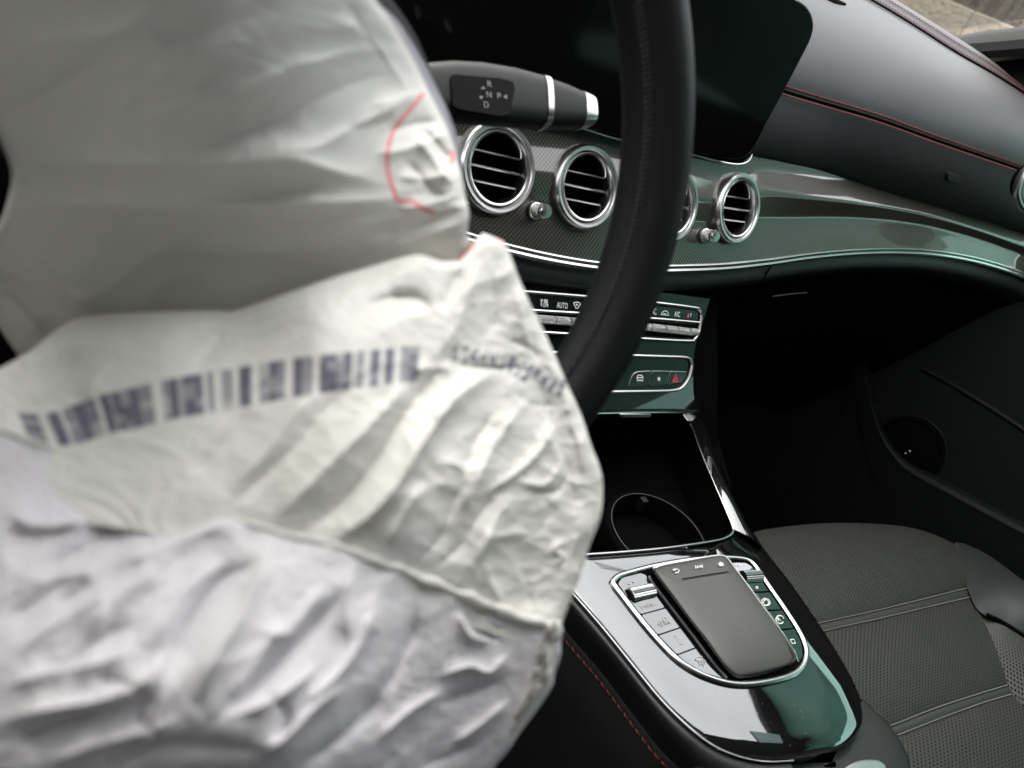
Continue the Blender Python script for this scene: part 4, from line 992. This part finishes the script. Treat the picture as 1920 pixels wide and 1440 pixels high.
def rbf(pts):
    P = np.array([p[:2] for p in pts], float)/1000; d = np.array([p[2] for p in pts])
    n = len(P); r = np.linalg.norm(P[:, None]-P[None], axis=2); K = np.where(r > 0, r*r*np.log(r+1e-12), 0)+np.eye(n)*2e-3
    A = np.zeros((n+3, n+3)); A[:n, :n] = K; A[:n, n] = 1; A[:n, n+1:] = P; A[n, :n] = 1; A[n+1:, :n] = P.T
    w = np.linalg.solve(A, np.r_[d, 0, 0, 0])
    def f(x, y):
        x, y = x/1000, y/1000; s = w[n]+w[n+1]*x+w[n+2]*y
        for i in range(n):
            r2 = (x-P[i, 0])**2+(y-P[i, 1])**2; s = s+w[i]*.5*r2*np.log(r2+1e-12)
        return s
    return f
def fold_depth(x, y, folds):
    """Sum of folds: (points, half width above, half width below, height in mm towards the viewer)."""
    D = np.zeros_like(x)
    for L, wa, wb, h in folds:
        L = crom(L, 4); lo, hi = L.min(0), L.max(0); m = 3.2*max(wa, wb)
        k = (x > lo[0]-m) & (x < hi[0]+m) & (y > lo[1]-m) & (y < hi[1]+m)
        if not k.any(): continue
        d, t_ = seg_dist(x[k], y[k], L)
        w = np.where(d < 0, wa, wb); end = np.clip(np.minimum(t_, 1-t_)/.28, 0, 1); end = end*end*(3-2*end)
        D[k] += -h*.00075*np.exp(-(np.abs(d)/(w*.92))**1.12)*(.12+.88*end)
    return D
def crumple(x, y, cell, ani, ang, seed, box=(-300, -260, 1250, 1700)):
    """Crisp creases: distance to the nearest of scattered points, drawn out along ang."""
    rs = np.random.RandomState(seed); c, s = math.cos(R(ang)), math.sin(R(ang))
    wx_ = vnoise(x, y, 120, seed+3)*40; wy_ = vnoise(x, y, 120, seed+4)*40
    xr, yr = ((x+wx_)*c+(y+wy_)*s)/ani, -(x+wx_)*s+(y+wy_)*c
    lo, hi = np.array([xr.min(), yr.min()]), np.array([xr.max(), yr.max()]); n = int(np.prod((hi-lo)/cell))+4
    S = lo+rs.rand(n, 2)*(hi-lo); H = rs.rand(n)*.5*cell
    gx = np.clip(((xr-lo[0])/cell).astype(int), 0, None); best = np.full(x.shape, 1e9)
    for i in range(n):
        m = (np.abs(xr-S[i, 0]) < 2.6*cell) & (np.abs(yr-S[i, 1]) < 2.6*cell)
        q = ((xr[m]-S[i, 0])**2+(yr[m]-S[i, 1])**2)/cell*.8+H[i]; best[m] = np.minimum(best[m], q)
    return np.minimum(best/cell, 1.6)
def coons(left, top, right, bottom, nu, nv):
    l, r = curve(left, nv), curve(right, nv); tp, bt = curve(top, nu), curve(bottom, nu)
    u = np.linspace(0, 1, nu)[None, :, None]; v = np.linspace(0, 1, nv)[:, None, None]
    return ((1-u)*l[:, None]+u*r[:, None]+(1-v)*tp[None]+v*bt[None]
            - (1-u)*(1-v)*tp[0]-u*(1-v)*tp[-1]-(1-u)*v*bt[0]-u*v*bt[-1])
def cloth_panel(name, edges, base, folds, m, nu, nv, roll, noise, thick=.03, ink=None, rollR=26, parent=bag, xyj=None, crum=()):
    G = coons(*edges, nu, nv); x, y = G[..., 0].copy(), G[..., 1].copy()
    if xyj is not None: dx, dy = xyj(x, y); x, y = x+dx, y+dy
    d = base(x, y)+fold_depth(x, y, folds)
    for cell, amp, ani, ang, seed in noise:
        c, s = math.cos(R(ang)), math.sin(R(ang)); wxn = vnoise(x, y, 170, seed+50)*55; wyn = vnoise(x, y, 170, seed+51)*55
        xr, yr = (x+wxn)*c+(y+wyn)*s, -(x+wxn)*s+(y+wyn)*c
        n1 = vnoise(xr/ani, yr, cell, seed)
        rid = 1-np.abs(n1)*2
        d -= amp*.001*rid*(.55+.45*vnoise(x, y, 260, seed+9))
    for cell, amp, ani, ang, seed, msk in crum:
        k = np.clip(vnoise(x, y, 210, seed+20)*1.1+.55, .08, 1) if msk is None else msk(x, y)
        d -= amp*.001*crumple(x, y, cell, ani, ang, seed)*k
    # edges roll away from the viewer
    L = {'left': G[:, 0], 'top': G[0], 'right': G[:, -1], 'bottom': G[-1]}
    iu = np.broadcast_to(np.arange(nu)[None], x.shape); iv = np.broadcast_to(np.arange(nv)[:, None], x.shape)
    for k in roll:
        e = L[k][::4]; ds = np.abs(seg_dist(x, y, e)[0]); q = np.clip(1-ds/rollR, 0, 1)
        d += (rollR/FPX*.27)*(1-np.sqrt(1-np.minimum(q, .999)**2))
    rays = RIGHT[None, None]*((x-960)/FPX)[..., None]+DOWN[None, None]*((y-720)/FPX)[..., None]+FWD
    Pf = EYE+rays*d[..., None]
    F = gridF(nv, nu)
    uv = np.stack([x/1000*.3, y/1000*.3], -1).reshape(-1, 2)
    att = {}
    z = np.zeros(x.shape)
    i_, r_ = ink(x, y) if ink else (z, z)
    # back of the panel, welded to the front along the rim
    cx, cy = x.mean(), y.mean(); xb, yb = cx+(x-cx)*.97, cy+(y-cy)*.97
    edge = np.minimum(np.minimum(iu, nu-1-iu)/(nu*.12), np.minimum(iv, nv-1-iv)/(nv*.12)); pr = np.clip(edge, 0, 1)**.5
    db = base(xb, yb)+thick*pr+.012*(pr > 0)
    rb_ = RIGHT[None, None]*((xb-960)/FPX)[..., None]+DOWN[None, None]*((yb-720)/FPX)[..., None]+FWD
    Pb = (EYE+rb_*db[..., None])[::8, ::8]
    bnv, bnu = Pb.shape[:2]; N0 = nu*nv
    Fb = gridF(bnv, bnu)[:, ::-1]+N0
    V = np.vstack([Pf.reshape(-1, 3), Pb.reshape(-1, 3)])
    # side strips between front rim and back rim
    S = []
    def ringidx(a, b): return [(0, j) for j in range(b)]+[(i, b-1) for i in range(1, a)]+[(a-1, j) for j in range(b-2, -1, -1)]+[(i, 0) for i in range(a-2, 0, -1)]
    rf = [i*nu+j for i, j in ringidx(nv, nu)]; rbk = [N0+i*bnu+j for i, j in ringidx(bnv, bnu)]
    m_, n_ = len(rf), len(rbk)
    pos = [int(round(k*n_/m_)) % n_ for k in range(m_)]
    for k in range(m_):
        a, b = rf[k], rf[(k+1) % m_]; c, e = rbk[pos[k]], rbk[pos[(k+1) % m_]]
        S.append([a, b, e] if c == e else [a, b, e, c])
    F = F.tolist()+Fb.tolist()+S
    nb = bnv*bnu
    pad = lambda q: np.r_[q.ravel(), np.zeros(nb)]
    o = mk(name, V, F, m, parent, uv=np.vstack([uv, np.zeros((nb, 2))]), smooth=179, attrs={"ink": pad(i_), "red": pad(r_)})
    return o, Pf, G

# distances of the bag from the eye
up_base = rbf([(0, 0, .186), (600, 0, .224), (-250, -200, .158), (650, -200, .225), (300, 130, .207), (0, 300, .252), (300, 330, .250), (600, 300, .262), (800, 120, .30), (850, 300, .300), (400, 500, .292), (880, 420, .300), (700, 450, .292), (0, 600, .30), (400, 620, .305), (800, 520, .312)])
mid_base = rbf([(-200, 760, .262), (0, 700, .264), (200, 595, .274), (440, 585, .279), (700, 500, .284), (780, 480, .287), (905, 440, .301), (300, 640, .256), (600, 600, .258), (500, 750, .243), (250, 760, .24), (0, 860, .234), (800, 760, .266), (1000, 650, .312), (1080, 850, .318), (1120, 920, .322), (950, 900, .288), (750, 950, .25), (500, 1000, .232), (1000, 1050, .30), (1045, 1172, .306)])
low_base = rbf([(-200, 800, .236), (0, 850, .230), (330, 945, .2335), (530, 1000, .2275), (800, 1085, .262), (1050, 1172, .302), (0, 1100, .203), (400, 1200, .201), (800, 1250, .262), (1040, 1300, .305), (0, 1440, .182), (500, 1440, .206), (900, 1450, .292), (500, 1600, .24), (900, 1600, .30)])

F_UP = [
 ([(40, 300), (150, 306), (300, 309), (450, 303), (545, 300), (640, 322), (740, 350)], 40, 50, 13),
 ([(20, 392), (130, 384), (280, 386), (420, 384), (640, 378), (760, 372)], 24, 45, 12),
 ([(-20, 205), (60, 190), (130, 145), (200, 120)], 16, 40, -6),
 ([(150, 300), (210, 220), (290, 150), (400, 90), (520, 60)], 40, 40, 4.5),
 ([(230, 230), (330, 200), (460, 165), (560, 120), (680, 100)], 22, 50, 6),
 ([(390, 265), (470, 245), (560, 205), (680, 150), (760, 140)], 30, 40, -5),
 ([(500, 280), (590, 276), (660, 240), (740, 200), (790, 190)], 18, 26, 6),
 ([(330, 470), (460, 480), (580, 455), (700, 420), (820, 400)], 50, 30, 5),
 ([(150, 480), (330, 430), (560, 425), (720, 400)], 30, 30, -4),
 ([(600, 30), (680, 60), (730, 120), (780, 190)], 20, 26, 5),
 ([(640, -10), (690, 70), (740, 140)], 14, 20, -4),
 ([(700, 290), (760, 280), (810, 262), (845, 250)], 14, 16, 5), ([(720, 250), (780, 232), (830, 228)], 12, 10, -5),
 ([(745, 330), (800, 335), (850, 322)], 14, 12, 6), ([(770, 250), (800, 280), (835, 330), (855, 350)], 10, 14, 7),
 ([(790, 240), (825, 275), (850, 310)], 8, 9, -6), ([(760, 300), (785, 325), (815, 360), (845, 372)], 9, 12, -6),
 ([(690, 200), (740, 190), (790, 175)], 16, 20, 4), ([(640, 240), (700, 236), (750, 215)], 16, 22, -4),
 ([(735, 390), (800, 385), (868, 360)], 18, 14, 5), ([(690, 440), (780, 425), (872, 395)], 14, 16, -4), ([(720, 470), (800, 440), (876, 415)], 14, 12, 5),
 ([(0, 110), (120, 70), (220, 60), (330, 20)], 40, 50, 4), ([(250, 30), (330, 60), (440, 40), (560, -20)], 30, 40, -4),
 ([(110, 270), (130, 210), (180, 160)], 26, 26, -3), ([(-60, 520), (20, 560), (90, 640)], 14, 16, 8), ([(-20, 500), (60, 540), (140, 600)], 12, 16, -7), ([(40, 470), (110, 530), (190, 590)], 20, 16, 6),
]
F_MID = [
 ([(0, 720), (120, 650), (240, 615), (420, 600), (600, 560), (760, 512), (860, 500)], 26, 60, 5),
 ([(150, 640), (120, 700), (60, 770), (0, 800)], 30, 26, -5), ([(250, 620), (190, 690), (150, 760)], 26, 22, 4),
 ([(420, 610), (400, 650), (360, 700)], 14, 18, -3), ([(720, 560), (770, 552), (800, 570), (810, 590)], 10, 16, -5), ([(680, 575), (740, 555), (800, 562)], 8, 12, -3.5),
 ([(870, 500), (850, 530), (835, 560), (820, 590)], 14, 12, -6), ([(905, 470), (890, 520), (870, 580), (840, 640), (800, 680)], 22, 26, 6),
 ([(935, 480), (925, 540), (930, 600), (900, 640)], 14, 18, -5), ([(965, 520), (975, 580), (990, 640), (1000, 680)], 16, 14, 5),
 ([(860, 650), (800, 720), (740, 800), (690, 880), (620, 960), (560, 1000)], 26, 20, -9), ([(930, 700), (860, 740), (800, 820), (750, 900), (690, 970), (610, 1020)], 20, 22, 9),
 ([(790, 690), (720, 770), (640, 850), (560, 930), (500, 990)], 34, 22, 6), ([(700, 700), (620, 760), (540, 850), (430, 950)], 24, 34, -4),
 ([(620, 720), (560, 770), (500, 850), (420, 930)], 26, 20, 4), ([(480, 760), (420, 830), (350, 900)], 26, 24, -3),
 ([(850, 670), (880, 690), (960, 690), (1010, 700)], 14, 16, -6), 
 ([(1000, 740), (950, 800), (905, 880), (880, 960)], 14, 16, 8), ([(1045, 800), (1000, 860), (950, 900), (900, 930)], 10, 12, 8), ([(930, 770), (890, 830), (870, 900)], 12, 14, -8),
 ([(1060, 850), (1045, 885), (1020, 910), (985, 905), (960, 900)], 8, 10, 5), ([(1070, 880), (1050, 915), (1030, 925), (985, 925)], 8, 9, -5), ([(820, 860), (870, 880), (875, 930), (850, 970)], 12, 14, 5),
 ([(960, 890), (930, 930), (890, 980), (860, 1030), (800, 1075)], 10, 14, -5), ([(975, 930), (940, 960), (915, 1010), (890, 1070)], 16, 12, 5), ([(1000, 930), (1030, 950), (1010, 1000), (960, 1010)], 12, 14, -4), ([(900, 1020), (960, 1000), (1020, 1010)], 10, 12, 4),
 ([(880, 900), (850, 940), (830, 1000), (790, 1050)], 14, 12, -5), ([(800, 900), (760, 960), (720, 1030)], 20, 18, 4), ([(1010, 640), (1050, 720), (1075, 800), (1095, 880), (1100, 940)], 20, 14, 5), ([(1000, 690), (1030, 780), (1070, 900), (1080, 1000)], 20, 16, -5),
 ([(1090, 930), (1085, 1000), (1065, 1060), (1050, 1120)], 14, 16, 4), ([(1060, 1010), (1040, 1030), (1055, 1045), (1035, 1060)], 6, 7, 4), ([(980, 1060), (990, 1110), (1000, 1150)], 12, 14, -4), ([(910, 1040), (920, 1090), (950, 1140)], 10, 12, 4),
 ([(960, 730), (1000, 760), (1050, 760)], 8, 12, -4), ([(940, 640), (990, 650), (1020, 690)], 9, 10, -4), ([(770, 700), (800, 690), (850, 690)], 12, 9, 3),
 ([(1065, 800), (1080, 850), (1075, 890)], 9, 9, -4), ([(1010, 800), (1040, 840), (1050, 880)], 10, 12, 4),
]
F_LOW = [
 ([(0, 940), (60, 985), (150, 980), (190, 960)], 26, 20, 5), ([(0, 1000), (80, 1000), (150, 985)], 12, 26, -4),
 ([(120, 920), (190, 900), (260, 930), (330, 950)], 18, 22, -4), ([(200, 1060), (280, 1040), (350, 1010), (420, 985), (480, 965)], 26, 30, 7), ([(60, 1080), (120, 1050), (200, 1000), (260, 970)], 26, 26, -4),
 ([(0, 1170), (60, 1130), (110, 1100), (170, 1085)], 16, 30, -5), ([(20, 1230), (90, 1180), (170, 1130), (260, 1070)], 16, 26, 5), ([(100, 1140), (140, 1110), (180, 1090)], 12, 14, -5), ([(150, 1200), (220, 1120), (300, 1060)], 20, 20, 4),
 ([(60, 1250), (130, 1240), (200, 1190), (260, 1170)], 14, 16, -4), ([(0, 1290), (100, 1260), (200, 1240), (270, 1200)], 22, 26, 5),
 ([(310, 1290), (330, 1220), (370, 1140), (420, 1080), (490, 1055)], 16, 30, -8), ([(280, 1230), (310, 1170), (360, 1100), (430, 1045)], 20, 16, 5),
 ([(520, 1000), (490, 1080), (450, 1160), (400, 1240), (360, 1330)], 26, 24, 8), ([(620, 1090), (580, 1140), (540, 1190), (480, 1180)], 14, 22, 5), ([(640, 1100), (590, 1170), (530, 1230), (470, 1290), (410, 1350)], 20, 26, -8),
 ([(550, 1170), (510, 1200), (470, 1260), (430, 1320)], 10, 12, 5), ([(700, 1100), (690, 1180), (640, 1260), (560, 1330)], 16, 18, 6), ([(780, 1120), (770, 1190), (740, 1260), (700, 1330), (650, 1380)], 18, 16, -6), ([(660, 1060), (650, 1130), (655, 1210)], 12, 14, 4),
 ([(870, 1110), (880, 1150), (920, 1190), (950, 1180)], 10, 14, -6), ([(860, 1140), (880, 1190), (930, 1205)], 9, 10, 6), ([(820, 1270), (880, 1250), (920, 1260), (960, 1220)], 12, 14, 5), ([(820, 1320), (880, 1300), (950, 1270)], 10, 14, -5), ([(700, 1400), (760, 1340), (840, 1290)], 14, 14, 5), ([(840, 1400), (900, 1360), (960, 1310)], 12, 12, 5), ([(780, 1440), (840, 1420), (900, 1390)], 12, 14, -5),
 ([(0, 1350), (90, 1330), (200, 1310), (280, 1270), (340, 1210)], 16, 26, 6), ([(20, 1400), (130, 1350), (240, 1330)], 16, 20, -5), ([(60, 1440), (170, 1400), (280, 1370), (350, 1340)], 14, 22, 5), ([(200, 1450), (300, 1400), (420, 1400), (520, 1420)], 14, 24, -6), ([(300, 1300), (260, 1340), (300, 1390)], 18, 14, -3),
 ([(480, 1420), (540, 1380), (600, 1320), (660, 1280)], 14, 14, 6), ([(560, 1440), (620, 1400), (680, 1340), (710, 1280)], 14, 14, -6), ([(440, 1340), (500, 1320), (560, 1280), (600, 1240)], 9, 12, 4), ([(500, 1300), (540, 1340), (520, 1400)], 10, 12, -5), ([(180, 1270), (230, 1280), (260, 1300)], 10, 12, -3),
]
NOISE_UP = [(60, 1.1, 3.0, -15, 1), (24, .25, 2, 20, 2)]
NOISE_MID = [(70, .6, 2.5, -50, 3), (34, .3, 1.6, 30, 4), (16, .2, 1.3, 0, 5)]
NOISE_LOW = [(64, .9, 3.0, -52, 6), (30, .4, 2.2, -60, 7), (15, .25, 1.5, 0, 8)]
seamL = [(-220, 790), (-60, 800), (0, 806), (60, 828), (130, 850), (200, 880), (330, 945), (420, 966), (530, 1000), (620, 1022), (700, 1050), (780, 1082), (850, 1108), (960, 1153), (1050, 1172)]
right_up = [(640, -220), (668, -80), (700, -5), (735, 42), (775, 110), (802, 165), (828, 218), (847, 262), (858, 300), (866, 330), (872, 365), (880, 400), (878, 440), (900, 480), (905, 540)]
left_up = [(-220, -220), (-160, -100), (-60, 120), (-22, 215), (8, 280), (22, 330), (10, 390), (-8, 430), (-40, 480), (-50, 540), (-12, 600), (40, 680), (80, 780)]
right_mid = [(905, 437), (930, 446), (948, 458), (966, 502), (990, 560), (1014, 608), (1040, 664), (1064, 720), (1088, 772), (1108, 832), (1126, 880), (1131, 920), (1125, 972), (1106, 1022), (1088, 1080), (1068, 1130), (1052, 1172), (1040, 1210)]
top_mid = [(-220, 790), (-80, 730), (0, 690), (60, 655), (130, 602), (200, 589), (300, 584), (400, 582), (440, 582), (520, 556), (600, 528), (700, 498), (780, 478), (830, 490), (866, 482), (886, 455), (905, 437)]
right_low = [(1050, 1172), (1056, 1180), (1052, 1200), (1051, 1230), (1040, 1262), (1036, 1285), (1016, 1318), (992, 1350), (972, 1378), (952, 1408), (925, 1440), (880, 1500), (840, 1580)]

def ink_up(x, y):
    r = np.zeros_like(x)
    for L, w in (([(792, 178), (765, 210), (738, 245), (726, 290), (728, 325), (740, 362), (748, 377), (772, 378), (790, 388), (812, 398)], 5.0), ([(845, 285), (850, 295), (846, 305)], 5)):
        d, _ = seg_dist(x, y, crom(L, 4)); r = np.maximum(r, np.clip((w-np.abs(d))/2.5, 0, 1)*.85)
    return np.zeros_like(x), r
bars = [(47, 80, .9), (100, 120, .9), (130, 142, .7), (146, 167, .95), (168, 186, .75), (196, 212, .85), (217, 230, .95), (232, 246, .9), (248, 262, .95), (264, 287, .65), (307, 318, .6), (320, 334, .95), (338, 344, .5), (346, 366, .95), (366, 380, .8), (391, 400, .6), (417, 436, .55), (450, 470, .95), (487, 504, .6), (506, 519, .95), (520, 533, .65), (551, 566, .9), (566, 586, .6), (600, 615, .9), (616, 630, .95), (630, 642, .7), (645, 658, .9), (668, 682, .6), (695, 711, .95), (722, 737, .9), (752, 762, .6), (764, 784, .75)]
barL = crom([(30, 800), (90, 806), (140, 796), (200, 776), (247, 766), (330, 747), (440, 728), (530, 712), (600, 702), (700, 690), (800, 680)], 6)
notch = np.random.RandomState(5).rand(64, 6)
def ink_mid(x, y):
    k = np.zeros_like(x)
    d, _ = seg_dist(x, y, barL); hw = np.interp(x, [40, 140, 250, 500, 790], [26, 36, 38, 37, 33])
    inside = np.clip((hw-np.abs(d))/5+.5, 0, 1)
    sl = np.interp(x, [0, 150, 300, 500, 800], [.5, .35, .12, .0, -.08])
    xs_ = x-d*sl
    for i, (a, b, v) in enumerate(bars):
        mk_ = np.clip((np.minimum(xs_-a, b-xs_)+1.5)/4+.5, 0, 1)*min(1, v+.08)
        row = np.clip(((d/hw+1)/2*5).astype(int), 0, 5)
        mk_ = mk_*np.where(notch[i][row] > .86, .7, 1)
        k = np.maximum(k, mk_*inside)
    # the smaller characters near the right edge
    tl = crom([(848, 660), (900, 672), (950, 680), (1000, 705), (1062, 732)], 6); d, t_ = seg_dist(x, y, tl)
    ins = np.clip((17-np.abs(d))/4+.5, 0, 1); cell = t_*13; ci = np.clip(cell.astype(int), 0, 12); fr_ = cell-ci; rw = np.clip(((d/17+1)/2*4).astype(int), 0, 3)
    pat = notch[(ci*3+rw) % 64, (fr_*3.99).astype(int)]
    k = np.maximum(k, ins*np.where((fr_ < .78) & (pat > .32), .8, 0)*np.where((t_ > 0) & (t_ < 1), 1, 0))
    r = np.zeros_like(x)
    for L, w in (([(862, 487), (876, 470), (892, 458)], 4.5), ([(925, 444), (945, 458)], 2.2)):
        d, _ = seg_dist(x, y, crom(L, 4)); r = np.maximum(r, np.clip((w-np.abs(d))/2.5, 0, 1)*.7)
    return np.minimum(k, .93), r
F_UP = F_UP[:2]+[(L, a, b, h*.66) for L, a, b, h in F_UP[2:]]
F_LOW = [(L, a, b, h*(.6 if np.mean([q[1] for q in L]) > 1385 else 1.1)) for L, a, b, h in F_LOW]
F_MID = [(L, a, b, h*(.55 if np.mean([q[0] for q in L]) > 820 else 1.0)) for L, a, b, h in F_MID]
up_o, up_P, up_G = cloth_panel("upper_panel", (left_up, [(-220, -220), (200, -240), (640, -220)], right_up, [(80, 780), (400, 700), (905, 540)]), up_base, F_UP, m_cloth, 430, 460, ('right', 'left'), NOISE_UP, ink=ink_up, rollR=24, crum=[(60, 1.2, 2.6, -12, 71, None)])
md_o, md_P, md_G = cloth_panel("middle_panel", ([(-220, 790), (-260, 880), (-220, 960)], top_mid, right_mid, [(-220, 960), (0, 960), (330, 1010), (700, 1110), (960, 1200), (1040, 1210)]), mid_base, F_MID, m_cloth, 640, 420, ('right', 'top'), NOISE_MID, ink=ink_mid, rollR=22, crum=[(60, 2.6, 1.8, -55, 72, lambda x, y: np.clip((x-520)/380, .15, 1)), (27, 1.1, 1.4, 20, 73, lambda x, y: np.clip((x-560)/380, .12, 1)), (13, .2, 1.3, 60, 76, lambda x, y: np.clip((x-300)/500, .2, 1))])
lw_o, lw_P, lw_G = cloth_panel("lower_panel", ([(-220, 790), (-260, 1100), (-120, 1420), (0, 1424), (40, 1470), (60, 1600)], seamL, right_low, [(60, 1600), (450, 1640), (840, 1580)]), low_base, F_LOW, m_cloth_low, 600, 460, ('right', 'top'), NOISE_LOW, rollR=14, crum=[(58, 2.0, 3.0, -52, 74, None), (26, .7, 2.0, -60, 75, None), (12, .16, 1.5, -40, 77, None)])
# rear cloth as a strip beyond the upper panel's edge, shade put into its grey
rear_up = [(p[0]+dx, p[1]) for p, dx in zip(right_up, [4, 4, 6, 14, 17, 18, 16, 10, 2, -4, -8, -8, -8, -10, -10])]
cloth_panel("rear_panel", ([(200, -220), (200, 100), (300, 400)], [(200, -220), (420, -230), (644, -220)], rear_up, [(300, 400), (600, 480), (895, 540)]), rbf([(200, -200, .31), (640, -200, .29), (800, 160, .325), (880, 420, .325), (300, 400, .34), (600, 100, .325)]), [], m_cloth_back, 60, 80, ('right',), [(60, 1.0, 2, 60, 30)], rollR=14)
# piped seam along the top of the lower panel, with its gathers
sm_ = resamp(crom(seamL, 6), 260); d_ = low_base(sm_[:, 0], sm_[:, 1])
px_ = sm_[:, 0]; wob = vnoise(px_, px_*0, 22, 60)*np.interp(px_, [500, 900, 1050], [1.0, 3.5, 6])
sP = np.array([at(x, y+w, d-.0012) for x, y, w, d in zip(sm_[:, 0], sm_[:, 1], wob, d_)])
sw = np.interp(px_, [-200, 500, 760, 1050], [.0007, .0009, .0016, .0021])*(1+.35*vnoise(px_, px_*0, 14, 61))
sweep("seam_piping", sP, np.array([[(x*s, y*s) for x, y in ell(1, .8, 8)] for s in sw]), -FWD, m_cloth, bag, smooth=170)
# ribbed gathered hem at the right end of the lower panel
hem = crom([(1040, 1168), (1046, 1190), (1034, 1225), (1030, 1262), (1012, 1300), (990, 1335), (966, 1372)], 24)
hw = []
hs = resamp(hem, 260)
for i, (x, y) in enumerate(hs):
    t_ = i/259; w_ = np.interp(t_, [0, .12, .5, .8, 1], [16, 34, 34, 26, 6]); row = []
    cx_ = x-w_*.42; dd = low_base(cx_, y)-.0015
    for s_ in np.linspace(-1, 1, 15):
        rip = .0009*math.sin(i*1.05+1.2*math.sin(s_*2+i*.03)) + .0028*vnoise(np.array(s_*22+i*.25), np.array(i*1.0), 15, 62)
        row.append(at(cx_+s_*w_*.62, y-s_*7, dd+.006*max(0, abs(s_)-.55)**1.2*2+rip-.0022))
    hw.append(row)
sheet("gathered_hem", np.array(hw), m_cloth, bag, smooth=170)
